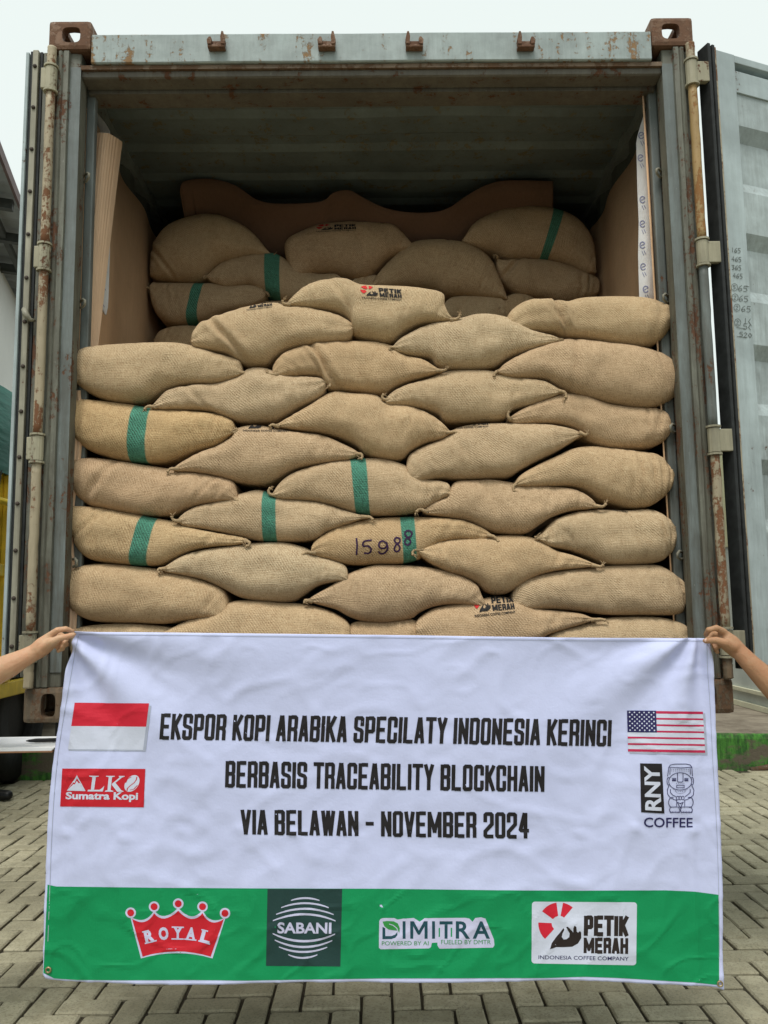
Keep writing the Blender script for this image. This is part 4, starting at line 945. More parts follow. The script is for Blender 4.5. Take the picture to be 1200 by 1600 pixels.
# wavy cardboard on top of the rear stack
top = cr([(281, 300), (283, 288), (292, 282), (318, 279), (345, 282), (372, 292), (400, 311), (432, 318), (500, 315), (520, 301), (545, 297), (563, 306), (592, 321), (625, 330), (670, 332), (700, 325), (730, 305), (760, 289), (792, 282), (864, 283)], 110)
bm = bmesh.new(); A = []
for p in top:
    col = []
    for t in range(7):
        w = t/6; py = p.y+(405-p.y)*w; col.append(bm.verts.new(P(p.x+(-3 if p.x < 300 else 0)*0+(18*w if p.x < 300 else 0), py, 0.985+0.20*w+0.03*sin(p.x*.021)*(1-w))))
    A.append(col)
for i in range(len(A)-1):
    for j in range(6): bm.faces.new((A[i][j], A[i+1][j], A[i+1][j+1], A[i][j+1]))
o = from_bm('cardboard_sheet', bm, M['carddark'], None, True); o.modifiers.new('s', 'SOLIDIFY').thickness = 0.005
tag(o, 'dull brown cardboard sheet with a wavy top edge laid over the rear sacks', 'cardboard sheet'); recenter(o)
# corrugated roll leaning at the left
bm = bmesh.new(); A = []
for i in range(57):
    s = i/56; tx = 143+47*s; ty = 207+3*s+14*max(0, s-.55)**1.2*2.2; bxp = 121+30*s; Yt = .26+.07*sin(pi*s)*-1+.09*s; Yb = .19+.05*s
    rib = -0.009*(1 if i % 5 < 2 else 0) if s < .86 else 0
    col = []
    for t in range(13):
        w = t/12; px = tx+(bxp-tx)*w**0.95-2.5*sin(pi*w)*(1-s); py = ty+(556-ty)*w
        p = P(px, py, Yt+(Yb-Yt)*w-rib); col.append(bm.verts.new(p))
    A.append(col)
for i in range(56):
    for j in range(12): bm.faces.new((A[i][j], A[i+1][j], A[i+1][j+1], A[i][j+1]))
o = from_bm('corrugated_sheet', bm, M['roll'], None, False); o.modifiers.new('s', 'SOLIDIFY').thickness = 0.004
tag(o, 'light brown ribbed cardboard sheet leaning curled behind the left post', 'cardboard sheet'); recenter(o)
for s_ in (0,):
    # ends of the same sheets squeezed between sacks and post lower down
    bm = bmesh.new(); A = []
    for i in range(40):
        t = i/39; py = 610+t*400; x = 112-12*t+5*sin(t*9)
        A.append([bm.verts.new(P(x+dx+4, py, .105+dy)) for dx, dy in ((-5, 0), (-1, -.006), (2, 0), (6, -.005), (10, .01))])
    for i in range(39):
        for j in range(4): bm.faces.new((A[i][j], A[i+1][j], A[i+1][j+1], A[i][j+1]))
    o = from_bm('corrugated_sheet', bm, M['roll'], None, False); o.modifiers.new('s', 'SOLIDIFY').thickness = 0.004
    tag(o, 'crushed ribbed cardboard edge between the sack ends and the left post', 'cardboard sheet'); recenter(o)
# desiccant strips
k = MT('white_desiccant_film', 0.5); v = k.co(); k.col(k.mix(k.noise(v, 9, 5), (0.50, 0.50, 0.49), (0.72, 0.72, 0.72))); k.bump(k.noise(k.co('Object', (1, 1, .35)), 45, 4), 0.004); M['film'] = k.m
M['blueink'] = plain('blue_print', (0.17, 0.18, 0.32), 0.7, 0.3, 80)
def strip(label, left, right, Y):
    n = len(left); bm = bmesh.new(); F, Bk = [], []
    for i in range(n):
        a = P(*left[i], Y); b_ = P(*right[i], Y); rf = []
        for j in range(7):
            s = j/6; p = a.lerp(b_, s); e = 0.014*sin(pi*s)*(1 if 0 < i < n-1 else .2); w = noise.noise((p.x*30, 1, p.z*14))*0.007*sin(pi*s)
            rf.append((bm.verts.new(p+Vector((0, -e-w, 0))), bm.verts.new(p+Vector((0, e+.0005, 0)))))
        F.append(rf)
    for i in range(n-1):
        for j in range(6):
            bm.faces.new((F[i][j][0], F[i][j+1][0], F[i+1][j+1][0], F[i+1][j][0])); bm.faces.new((F[i][j][1], F[i+1][j][1], F[i+1][j+1][1], F[i][j+1][1]))
    bmesh.ops.remove_doubles(bm, verts=bm.verts, dist=.0004); bmesh.ops.recalc_face_normals(bm, faces=bm.faces)
    o = from_bm('desiccant_strip', bm, M['film'], None, True); recenter(o); return tag(o, label, 'desiccant strip', 'desiccant strips')
def interp(pts, n): 
    out = []
    y0, y1 = pts[0][1], pts[-1][1]
    for i in range(n):
        y = y0+(y1-y0)*i/(n-1)
        for (a, b_) in zip(pts, pts[1:]):
            if a[1] <= y <= b_[1]+1e-6:
                t = (y-a[1])/(b_[1]-a[1]); out.append((a[0]+(b_[0]-a[0])*t, y)); break
    return out
dR = strip('long white printed desiccant strip hanging at the right inner wall', interp([(1008, 172), (998, 205), (994, 220), (996, 300), (998, 345), (997, 400), (999, 472)], 30), interp([(1014, 172), (1018, 200), (1021, 225), (1023, 300), (1028, 350), (1030, 420), (1029, 472)], 30), .185)
dL = strip('short white printed desiccant strip half hidden by the leaning ribbed cardboard', interp([(146, 172), (146, 200), (148, 300), (150, 380), (151, 420), (152, 478), (164, 492)], 30), interp([(149, 172), (172, 202), (172, 300), (172, 380), (171, 420), (169, 478), (166, 492)], 30), .34)
bpy.context.view_layer.update()
for o, marks in ((dR, [(1002, 212), (1001, 247), (1004, 312), (1004, 350), (1004, 383), (1005, 417), (1009, 452)]), (dL, [(158, 466), (160, 440), (162, 412)])):
    B_ = bvh_of(o); bm = bmesh.new()
    for (x, y) in marks:
        q = [(x+4*cos(a/10), y+5*sin(a/10)) for a in range(5, 60, 6)]; polys(bm, idf, ribbon(q, 1.3), 0); polys(bm, idf, ribbon([(x-2.5, y+1), (x+3, y-1.5)], 1.2), .2)
        polys(bm, idf, ribbon([(x-1, y+9), (x+2, y+16)], .8), .1); polys(bm, idf, ribbon([(x+2, y+8), (x+5, y+14)], .8), .1)
    tag(decal('blue_print', bm, B_, M['blueink'], o, .0015, 20), kind='stuff')

# handwriting on the right door
bpy.context.view_layer.update()
B_ = bvh_of(drR); M['pencil'] = plain('pencil_marks', (0.10, 0.11, 0.10), 0.8, 0.2, 80)
bm = bmesh.new()
def digits(txt, x, y, w, h, lw=.8):
    DG = {'9': [(1, .7), (.5, 1), (0, .75), (.2, .5), (.9, .6), (1, .9), (.9, .3), (.5, 0)], '6': [(.9, 1), (.3, .7), (0, .3), (.3, 0), (.9, .15), (.8, .45), (.1, .35)], '5': [(1, 1), (.2, 1), (.1, .6), (.7, .6), (.9, .25), (.5, 0), (0, .1)],
          '1': [(.5, 1), (.5, 0)], '2': [(0, .8), (.5, 1), (.9, .7), (0, 0), (1, 0)], '3': [(0, .9), (.8, .9), (.4, .55), (.9, .3), (.5, 0), (0, .1)], '0': [(.5, 1), (0, .5), (.5, 0), (1, .5), (.5, 1)], '4': [(.7, 0), (.7, 1), (0, .4), (1, .4)], 'y': [(0, 1), (.3, .5), (.9, 1), (.3, -.4)], '/': [(0, .6), (1, .5)]}
    for i, ch in enumerate(txt):
        if ch in DG: polys(bm, idf, ribbon([(x+i*w*1.25+p[0]*w, y+h-p[1]*h+i*w*.15) for p in DG[ch]], lw), i*.02)
for (t_, x, y) in (('165', 1142, 387), ('465', 1143, 401), ('365', 1143, 414), ('465', 1145, 427)): digits(t_, x, y, 4.2, 7.5)
for (t_, x, y) in (('65', 1153, 446), ('65', 1154, 462), ('65', 1158, 478), ('10', 1161, 497), ('50', 1161, 506)): digits(t_, x, y, 6.5, 9)
digits('520', 1155, 519, 5.5, 7)
for (x, y) in ((1147, 449), (1148, 465), (1151, 481), (1152, 504)):
    polys(bm, idf, ribbon([(x+5*cos(a), y+6*sin(a)) for a in (0, .8, 1.6, 2.4, 3.2, 4, 4.8, 5.6, 6.2)], .7), .5); digits('5' if y < 450 else '2', x-2, y-3, 4, 6, .7)
for pl in ([(1150, 512), (1164, 514), (1180, 518)], [(1151, 526), (1166, 528), (1179, 535)], [(1163, 447), (1170, 448.5)], [(1163, 465), (1176, 467)], [(1166, 481), (1178, 482)]): polys(bm, idf, ribbon(pl, .8), .7)
tag(decal('pencil_tally', bm, B_, M['pencil'], drR, .0015, 30), kind='stuff')

# ================================================================== banner
BY = -0.31
edgeL = cr([(117, 987), (110, 1020), (103, 1060), (93, 1120), (85, 1170), (78, 1240), (73, 1330), (71, 1390), (66, 1524)], 101)
edgeR = cr([(1111, 997), (1113, 1050), (1117, 1110), (1120, 1180), (1125, 1260), (1128, 1330), (1130, 1400), (1131, 1480), (1133, 1549)], 101)
edgeT = cr([(117, 987), (250, 988), (420, 990), (600, 992), (800, 995), (960, 997), (1111, 997)], 181)
edgeB = cr([(66, 1524), (85, 1533), (200, 1536), (380, 1537), (600, 1533), (800, 1534), (913, 1531.5), (1025, 1537), (1110, 1543), (1133, 1549)], 181)
def bdisp(a, z):
    """fold depth of the cloth, a = metres right of its middle, z = metres below its top edge"""
    d = 0.0
    for (cx, k, ph, amp) in ((-.985, 7.5, 0.3, .021), (.985, -7.0, 0.9, .019)):
        dx, dz = a-cx, z+.02; r = math.hypot(dx, dz); th = math.atan2(dz, abs(dx))
        d += amp*sin(k*th*1.35+ph)*min(1, r/.12)*math.exp(-r/.42)
    d += 0.012*noise.noise((a*1.7, z*1.9, 3))*min(1, z/.2) + 0.0035*noise.noise((a*5, z*4, 8))
    q = noise.noise((a*9+3*z, z*9-2*a, 4)); d += 0.0022*(1-abs(q)*3)*(0.4+0.6*min(1, z))     # soft crumple ridges
    q = noise.noise((a*4-2.5*z, z*5+2*a, 14)); d += 0.0032*max(0, 1-abs(q)*8)
    q = noise.noise((a*7+6*z, z*7-4*a, 24)); d += 0.0022*max(0, 1-abs(q)*9)
    for i in range(12):                                                                        # pinched fold row
        xc = -.94+i*.17+.012*sin(i*3.1); zc = .585+.012*sin(i*1.7); ddx, ddz = a-xc, z-zc
        d += .0055*math.exp(-(ddx/.016)**2-(ddz/.011)**2) - .0035*math.exp(-((ddx-.02)/.018)**2-((ddz+.014)/.012)**2)
    for xc in (-.93, -.62, -.31, 0.02, .33, .64, .93): d += .0022*math.exp(-((a-xc)/.008)**2)*min(1, z*2)
    d += 0.006*sin(a*9+1)*max(0, z-.75)/.27
    return d
NS, NT_ = 181, 101; vs = []; uvq = []
tl, tr_, bl_, br_ = edgeT[0], edgeT[-1], edgeB[0], edgeB[-1]
Sx = [i/(NS-1) for i in range(NS)]
def frac(E_, i): return i/(len(E_)-1)
for j in range(NT_):
    t = j/(NT_-1)
    for i in range(NS):
        s = i/(NS-1)
        p = edgeT[i]*(1-t)+edgeB[i]*t + edgeL[j]*(1-s)+edgeR[j]*s - (tl*(1-s)*(1-t)+tr_*s*(1-t)+bl_*(1-s)*t+br_*s*t)
        w = P(p.x, p.y, BY); zt = P(p.x, 991, BY).z
        vs.append(w+Vector((0, -bdisp(w.x, zt-w.z), 0)))
fs = [(j*NS+i, j*NS+i+1, (j+1)*NS+i+1, (j+1)*NS+i) for j in range(NT_-1) for i in range(NS-1)]
me = bpy.data.meshes.new('banner'); me.from_pydata(vs, [], fs)
k = MT('white_banner_cloth', 0.62); v = k.co()
wv = k.math('ADD', k.math('SINE', k.math('MULTIPLY', k.noise(k.co('Object', (1, 1, 400)), 1, 0), 9)), k.noise(k.co('Object', (400, 1, 6)), 2, 2))
k.col(k.mix(k.noise(v, 2.2, 4), (0.51, 0.545, 0.79), (0.555, 0.59, 0.83)))
k.bump(k.noise(k.co('Object', (1, 1, 1)), 38, 6, 0.7), 0.0016, 0.8); M['cloth'] = k.m
ban = link('banner', me, M['cloth'], None, True)
tag(ban, 'wide white and green banner about an Indonesian coffee export, held at its top corners', 'banner')
BB = bvh_of(ban); ban.modifiers.new('s', 'SOLIDIFY').thickness = 0.0012; ban.modifiers['s'].offset = 1
def cloth(name, c, r=.6, var=.06, sc=3): 
    k = MT(name, r); k.col(k.mix(k.noise(k.co(), sc, 4), tuple(x*(1-var) for x in c), tuple(x*(1+var) for x in c))); k.bump(k.noise(k.co(), 38, 6, .7), .0016, .8); return k.m
M['p_green'] = cloth('green_print', (0.0, 0.245, 0.082), .6, .12, 3); M['p_black'] = cloth('black_print', (0.012, 0.01, 0.012)); M['p_red'] = cloth('red_print', (0.56, 0.014, 0.035))
M['p_white'] = cloth('white_print', (0.55, 0.58, 0.70)); M['p_navy'] = cloth('navy_print', (0.018, 0.016, 0.085)); M['p_stripe'] = cloth('crimson_print', (0.46, 0.018, 0.075))
M['p_dark'] = cloth('dark_green_print', (0.012, 0.042, 0.040)); M['p_teal'] = cloth('teal_print', (0.008, 0.055, 0.075)); M['p_leaf'] = cloth('leaf_green_print', (0.03, 0.24, 0.05)); M['p_logo'] = cloth('red_logo_print', (0.50, 0.01, 0.022))
M['p_shadow'] = cloth('grey_print', (0.36, 0.39, 0.50)); M['p_hand'] = cloth('brown_black_print', (0.02, 0.013, 0.012)); M['p_lilac'] = cloth('pale_lilac_print', (0.50, 0.50, 0.68))
def D(name, bm, mat, grid=6, par=None):
    bm.normal_update(); bmesh.ops.triangulate(bm, faces=bm.faces[:]); return decal(name, bm, BB, M[mat], par or ban, 0.0010, 4 if grid == 9 else 3)
def idm(a, b_): return (a, b_)
def shape(name, pl, mat, z=0.0, grid=6, fm=idm, par=None):
    bm = bmesh.new(); polys(bm, fm, pl, z); return D(name, bm, mat, grid, par)
# green band along the foot
topg = [(74.5, 1382), (88, 1385), (250, 1387), (400, 1388), (600, 1388.5), (780, 1391), (900, 1391.5), (1040, 1391), (1085, 1393), (1123, 1398)]
botg = [(1123.5, 1539), (1085, 1535), (1025, 1531.5), (970, 1528), (913, 1526), (850, 1528), (780, 1528), (700, 1528.5), (600, 1528.5), (500, 1530), (380, 1532), (300, 1531), (200, 1531.5), (120, 1531), (85, 1528.5), (68, 1520)]
shape('green_band', [topg+botg], 'p_green', 0, 9)
# hems: a fold line just inside the edge
def hem(a, b_, ins):
    return shape('hem_line', ribbon([(p.x+ins[0], p.y+ins[1]) for p in a[::6]], .9), 'p_shadow', .1)
hem(edgeT[2:-2], 0, (0, 4.5)); hem(edgeR[2:88], 0, (-7, 0)); hem(edgeL[2:88], 0, (7, 0))
for q, tx in (([(252, 1115), (956, 1125), (954.5, 1166), (249, 1155)], 'EKSPOR KOPI ARABIKA SPECILATY INDONESIA KERINCI'), ([(352.7, 1189), (851, 1197), (850.5, 1237), (351.5, 1230)], 'BERBASIS TRACEABILITY BLOCKCHAIN'),
              ([(376, 1265), (826, 1270), (826, 1310), (376, 1303.5)], 'VIA BELAWAN - NOVEMBER 2024')):
    bm = bmesh.new(); block_text(bm, tx, qmap(q), s=.15, w=.41, gap=.05, z=.3); D('lettering', bm, 'p_black', 8)
# red and white flag with its printed drop shadow
qf = [(116.7, 1098), (233, 1099), (224, 1171.7), (106.7, 1170.7)]
shape('flag_shadow', [rect(0.01, -.03, 1.035, .95)], 'p_shadow', .0, 8, qmap(qf))
fl = shape('flag', [rect(0, 0, 1, .5)], 'p_white', .5, 8, qmap(qf)); shape('red_stripe', [rect(0, .5, 1, 1)], 'p_red', .5, 8, qmap(qf), fl)
# stars and stripes
qu = [(979.3, 1110), (1098, 1111.3), (1101.6, 1176.7), (981.3, 1174.7)]; fm = qmap(qu)
shape('flag_shadow', [rect(0.02, -.045, 1.03, .95)], 'p_shadow', .0, 8, fm)
fl = shape('flag', [rect(0, 0, 1, 1)], 'p_white', .4, 8, fm)
for i in range(7):
    y1 = 1-i*2/13; hh = (.045 if i in (0, 6) else .032)*1.35; yy = y1-1/26
    shape('red_stripe', [rect(.385 if i < 4 else 0, yy-hh/2, 1, yy+hh/2)], 'p_stripe', .9, 8, fm, fl)
shape('canton', [rect(0, .475, .385, 1)], 'p_navy', 1.0, 8, fm, fl)
bm = bmesh.new()
for r_ in range(9):
    for c_ in range(6 if r_ % 2 == 0 else 5):
        polys(bm, fm, [disc(.033+(c_+(.5 if r_ % 2 else 0))*.0640, .955-r_*.0535, .0105, 8, .019)], 1.5)
st_ = D('stars', bm, 'p_white', 30, fl); tag(st_, kind='stuff')
# red coffee roaster panel
qa = [(97.6, 1200.7), (227.3, 1201.3), (224.7, 1261.3), (94.3, 1260)]; fm = qmap(qa)
lg = shape('logo_panel', [rect(0, 0, 1, 1)], 'p_logo', .4, 8, fm)
def uv(l, W_=1000., H_=450., x0=120., y0=157.): return [((x-x0)/W_*1.02, 1-(y-y0)/H_) for (x, y) in l]
def flip(l): return l
bm = bmesh.new()
polys(bm, fm, [uv([(298, 235), (190, 418), (236, 350), (262, 318), (275, 326), (300, 268)]), uv([(300, 240), (410, 422), (370, 422), (345, 330), (322, 300), (302, 272)]),
               uv([(190, 418), (262, 340), (278, 345), (300, 300), (322, 330), (335, 326), (372, 360), (410, 422)])], .9)
polys(bm, fm, [uv([(440, 240), (555, 240), (553, 248), (520, 256), (508, 405), (470, 405), (480, 256), (442, 248)]), uv([(430, 425), (438, 405.5), (570, 405.5), (600, 385), (625, 358), (610, 425)])], .9)
polys(bm, fm, [uv([(640, 240), (745, 240), (743, 248), (712, 256), (702, 408), (735, 416), (733, 427), (635, 427), (638, 416), (665, 408), (672, 256), (640, 248)]), uv([(712.5, 335), (800, 258), (790, 248), (792, 240), (862, 240), (858, 248), (830, 258), (755, 322), (830, 410), (855, 418), (852, 427), (780, 427), (716, 350)])], .9)
D('logo_lettering', bm, 'p_white', 12, lg)
bm = bmesh.new(); bean = [(950+88*cos(a)*cos(.75)-105*sin(a)*sin(-.75)*-1, 328+(88*cos(a)*-sin(.75)*-1*-1+105*sin(a)*cos(.75)*.92)) for a in [i*pi/14 for i in range(28)]]
bean = [(950+(108*cos(a)*cos(-.95)-76*sin(a)*sin(-.95)), 328+(108*cos(a)*sin(-.95)+76*sin(a)*cos(-.95))) for a in [i*pi/14 for i in range(28)]]
polys(bm, fm, [uv(bean)], .9); D('bean', bm, 'p_white', 12, lg)
bm = bmesh.new()
for l in ([(895, 415), (900, 385), (930, 355), (975, 320), (1000, 285), (1005, 250)], [(875, 320), (895, 275), (940, 250)], [(930, 405), (975, 395), (1015, 350)]): polys(bm, fm, ribbon([p for p in uv(l)], .012), 1.3)
D('bean_crease', bm, 'p_logo', 12, lg)
bm = text_bm('Sumatra Kopi', lambda s, t: fm(.062+s*.865, .135+t*.255), .035, 1.0); D('logo_lettering', bm, 'p_white', 12, lg)
# black upright panel, statue line drawing, COFFEE
qr = [(1000, 1192.7), (1034, 1193), (1038, 1271), (1001.6, 1269)]; fm = qmap(qr)
lg = shape('logo_panel', [rect(0, 0, 1, 1)], 'p_black', .4, 8, fm)
bm = text_bm('RNY', lambda s, t: fm(1-(.12+t*.70), .05+s*.90), .03, 1.0); D('logo_lettering', bm, 'p_white', 12, lg)
bm = text_bm('COFFEE', qmap([(1006, 1277), (1082, 1277.6), (1082, 1293), (1006, 1292.3)]), .012, .5); D('logo_lettering', bm, 'p_navy', 12)
bm = bmesh.new(); q2 = lambda x, y: (960+x/7.5, 1170+y/7.5)
def ln(l, w=1.0, closed=False, z=.5): polys(bm, idm, ribbon([q2(*p) for p in l], w, closed), z+len(bm.faces)*.0005)
def arc(cx, cy, rx, ry, a0, a1, n=14): return [(cx+rx*cos(radians(a0+(a1-a0)*i/n)), cy+ry*sin(radians(a0+(a1-a0)*i/n))) for i in range(n+1)]
ln([(635, 215), (655, 188), (700, 178), (840, 178), (885, 188), (905, 215), (780, 222)], closed=True)
ln([(635, 217), (622, 320)]); ln([(905, 217), (912, 320)]); ln([(652, 225), (648, 300)]); ln([(885, 225), (888, 300)])
ln(arc(770, 380, 135, 102, 0, 360, 28)[:-1], closed=True); ln([(738, 283), (738, 380), (750, 388), (790, 388), (802, 380), (802, 283)])
ln([(728, 425), (815, 425), (815, 455), (728, 455)], closed=True)
for dx in (-72, 72):
    for yy in (345, 357, 370): ln([(770+dx-24, yy), (770+dx+24, yy)], 1.0 if yy < 360 else 1.7)
ln(arc(632, 378, 17, 45, 60, 300)); ln(arc(908, 378, 17, 45, -120, 120))
for yy in (238, 258): 
    for x in range(665, 880, 22): ln([(x, yy), (x+9, yy)], .8)
for x in range(720, 830, 22): ln([(x, 403), (x+9, 403)], .8)
for a in range(40, 145, 12): ln([(770+100*cos(radians(a)), 425+70*sin(radians(a))), (770+106*cos(radians(a)), 430+72*sin(radians(a)))], 1.0); ln([(770+75*cos(radians(a)), 440+80*sin(radians(a))), (770+79*cos(radians(a)), 444+82*sin(radians(a)))], 1.0)
ln([(638, 430), (618, 480), (622, 530), (650, 570), (700, 595), (730, 600)]); ln([(655, 470), (655, 510), (680, 540), (722, 560)])
ln([(905, 430), (930, 480), (922, 540), (885, 575), (845, 595), (815, 600)]); ln([(885, 470), (885, 510), (860, 535), (825, 560)])
ln(arc(672, 625, 38, 58, 90, 300)); ln(arc(880, 625, 40, 60, -120, 100)); ln([(728, 600), (728, 672)]); ln([(822, 600), (822, 672)])
for cx in (740, 770, 800): ln(arc(cx, 575, 16, 22, 0, 360, 10)[:-1], .9, True)
ln([(735, 625), (770, 690), (805, 625), (770, 640)], 1.3, True)
ln([(655, 680), (750, 680), (765, 720), (760, 745), (655, 745), (642, 715)], closed=True); ln([(785, 680), (895, 680), (912, 715), (905, 745), (780, 745), (772, 718)], closed=True)
for x in list(range(660, 755, 18))+list(range(790, 900, 18)): ln([(x, 728), (x, 745)], .7)
st_ = D('line_drawing', bm, 'p_navy', 30)
# crown
bm = bmesh.new(); c6 = lambda l: [(180+x/6, 1390+y/6) for x, y in l]
def crown(e):
    s = []; 
    def seg(x0, y0, xm, ym, x1, y1):
        for i in range(8):
            t = i/8; s.append(((1-t)**2*x0+2*t*(1-t)*xm+t*t*x1, (1-t)**2*y0+2*t*(1-t)*ym+t*t*y1))
    seg(150-e, 262-e, 290, 345-e*1.2, 366, 205-e*1.6); seg(366, 205-e*1.6, 450, 320-e*1.2, 592, 182-e*1.6); seg(592, 182-e*1.6, 720, 325-e*1.2, 820, 205-e*1.6); seg(820, 205-e*1.6, 890, 350-e*1.2, 1028+e, 265-e)
    s.append((1028+e, 265-e)); s.append((905+e, 636+e)); seg(905+e, 636+e, 580, 535+e, 250-e, 636+e); s.append((250-e, 636+e)); return s
BALLS = [(146, 215), (366, 158), (592, 130), (820, 158), (1030, 220)]
lg = shape('crown_logo', [c6(crown(8))], 'p_lilac', .5, 8)
shape('crown_ball', [c6(disc(x, y, 50)) for x, y in BALLS[:1]], 'p_lilac', .8, 8, par=lg)
for x, y in BALLS[1:]: shape('crown_ball', [c6(disc(x, y, 50))], 'p_lilac', .8, 8, par=lg)
for x, y in BALLS: shape('ball_centre', [c6(disc(x, y, 33))], 'p_logo', 1.2, 8, par=lg)
shape('crown_body', [c6(crown(-9))], 'p_logo', 1.1, 8, par=lg)
for ch, x, y, rot in (('R', 322, 435, -14), ('O', 455, 410, -5), ('Y', 588, 405, 1), ('A', 712, 412, 6), ('L', 850, 440, 15)):
    a = radians(rot); w, h = 92, 122
    bm = text_bm(ch, lambda s, t: (180+(x+(s-.5)*w*cos(a)+(t-.5)*h*sin(a))/6, 1390+(y-(t-.5)*h*cos(a)+(s-.5)*w*sin(a))/6), .05, 1.6)
    polys(bm, idm, [[(180+(x+sx*w*cos(a)+ty*h*sin(a))/6, 1390+(y-ty*h*cos(a)+sx*w*sin(a))/6) for sx, ty in rr_] for rr_ in
          ([((-.62, -.5), (.62, -.5), (.62, -.40), (-.62, -.40))] if ch in 'RAYL' else [])], 1.7)
    if ch in 'RYL': polys(bm, idm, [[(180+(x+sx*w*cos(a)+ty*h*sin(a))/6, 1390+(y-ty*h*cos(a)+sx*w*sin(a))/6) for sx, ty in ((-.62, .40), (.1 if ch != 'Y' else .62, .40), (.1 if ch != 'Y' else .62, .5), (-.62, .5))]], 1.75)
    D('logo_lettering', bm, 'p_lilac', 12, lg)
# globe of lines on a dark square
qs = [(418, 1388.7), (534.7, 1388.7), (532, 1510), (415.7, 1509)]; fm = qmap(qs); lg = shape('logo_panel', [rect(0, 0, 1, 1)], 'p_dark', .5, 8, fm)
nz = lambda x, y: ((x-127)/875, 1-(y-65)/910)
bm = bmesh.new()
for (x0, x1, ye, ym, w) in ((405, 740, 200, 172, .024), (290, 850, 285, 232, .024), (235, 908, 365, 298, .026), (200, 932, 440, 362, .028), (200, 930, 592, 680, .030), (225, 900, 668, 748, .028), (275, 842, 748, 806, .026), (385, 727, 838, 876, .024)):
    pts = [nz(x0+(x1-x0)*i/12, ye+(ym-ye)*(1-(i/6-1)**2)) for i in range(13)]
    pl = []
    for i in range(12):
        w0 = w*(1-abs(i/6-1)**3*.5)/2; w1 = w*(1-abs((i+1)/6-1)**3*.5)/2; a, b_ = pts[i], pts[i+1]
        pl.append([(a[0], a[1]-w0), (b_[0], b_[1]-w1), (b_[0], b_[1]+w1), (a[0], a[1]+w0)])
    polys(bm, fm, pl, 1.0)
g_ = D('globe_lines', bm, 'p_lilac', 12, lg); tag(g_, kind='stuff')
bm = text_bm('SABANI', lambda s, t: fm(.142+s*.725, 1-(590-65)/910+t*.145), .028, 1.2); D('logo_lettering', bm, 'p_lilac', 12, lg)
# leaf logo on a pale outline
d6 = lambda l: [(580+x/6, 1410+y/6) for x, y in l]
lg = shape('logo_backing', [d6([(75, 175), (85, 155), (110, 145), (215, 145), (250, 160), (300, 150), (330, 150), (400, 145), (455, 180), (500, 148), (600, 145), (880, 143), (920, 150), (950, 180), (975, 145), (1030, 138), (1070, 150), (1150, 345), (1155, 400), (1140, 422), (640, 432), (622, 405), (620, 375), (568, 378), (560, 418), (540, 430), (90, 437), (72, 425)])], 'p_lilac', .5, 8)
def d6t(tx, x0, x1, y0, y1, mat, e, nm='logo_lettering'):
    bm = text_bm(tx, lambda s, t: (580+(x0+s*(x1-x0))/6, 1410+(y1+t*(y0-y1))/6), e, 1.1); D(nm, bm, mat, 12, lg)
for ch, x0, x1 in (('I', 295, 322), ('I', 570, 597), ('T', 640, 762), ('R', 793, 925), ('A', 950, 1112)): d6t(ch, x0, x1, 175, 338, 'p_teal', .006 if ch == 'M' else .02)
shape('logo_lettering', [d6([(366, 175), (400, 175), (447, 262), (494, 175), (528, 175), (528, 338), (500, 338), (500, 222), (456, 300), (438, 300), (394, 222), (394, 338), (366, 338)])], 'p_teal', 1.1, 8, par=lg)
shape('logo_lettering', [d6([(106, 225), (106, 342), (132, 342), (132, 240)]), d6([(132.5, 342), (132.5, 314), (190, 314), (225, 300), (244, 275), (246, 305), (225, 330), (190, 342)])], 'p_teal', 1.1, 8, par=lg)
shape('leaf', [d6([(106, 178), (150, 172), (210, 175), (250, 195), (268, 240), (262, 290), (245, 262), (200, 258), (160, 250), (125, 222)])], 'p_leaf', 1.3, 8, par=lg)
shape('leaf_vein', ribbon(d6([(165, 200), (205, 212), (240, 240), (260, 292)]), 1.2), 'p_lilac', 1.7, 8, par=lg)
d6t('POWERED BY AI', 100, 538, 362, 400, 'p_leaf', 0.0); d6t('FUELED BY DMTR', 655, 1120, 350, 390, 'p_leaf', 0.0)
for (x0, x1) in ((632, 644), (745, 758)): shape('green_gap', [d6([(x0, 236), (x1, 236), (x1, 320), (x0, 322)])], 'p_green', 1.0, 8, par=lg)
# coffee company panel, rounded corners
def rr(x0, y0, x1, y1, r, n=5):
    o = []
    for cx, cy, a in ((x1-r, y1-r, 0), (x0+r, y1-r, 90), (x0+r, y0+r, 180), (x1-r, y0+r, 270)):
        o += [(cx+r*cos(radians(a+90*i/n)), cy+r*sin(radians(a+90*i/n))) for i in range(n+1)]
    return o
qp = [(831, 1408.5), (995, 1409.6), (993.8, 1508), (830.3, 1505)]; fmq = qmap(qp); fm = lambda s, t: fmq(s/1.65, t)
lg = shape('logo_panel', [rr(0, 0, 1.65, 1, .05)], 'p_white', .5, 8, fm)
r_, b2 = bmesh.new(), bmesh.new()
logo_mark(r_, b2, lambda s, t: fm(.08+s*.70, .22+t*.72), 1.0); D('red_slices', r_, 'p_red', 12, lg); D('cupped_hand', b2, 'p_hand', 12, lg)
bm = bmesh.new(); block_text(bm, 'PETIK', lambda s, t: fm(.82+s*.70, .46+t*.32), s=.215, w=.50, gap=.03, z=1); block_text(bm, 'MERAH', lambda s, t: fm(.82+s*.70, .18+t*.25), s=.24, w=.62, gap=.05, z=1); D('logo_lettering', bm, 'p_hand', 12, lg)
bm = text_bm('INDONESIA COFFEE COMPANY', lambda s, t: fm(.11+s*1.42, .072+t*.062), .008, 1.0); D('logo_lettering', bm, 'p_navy', 12, lg)
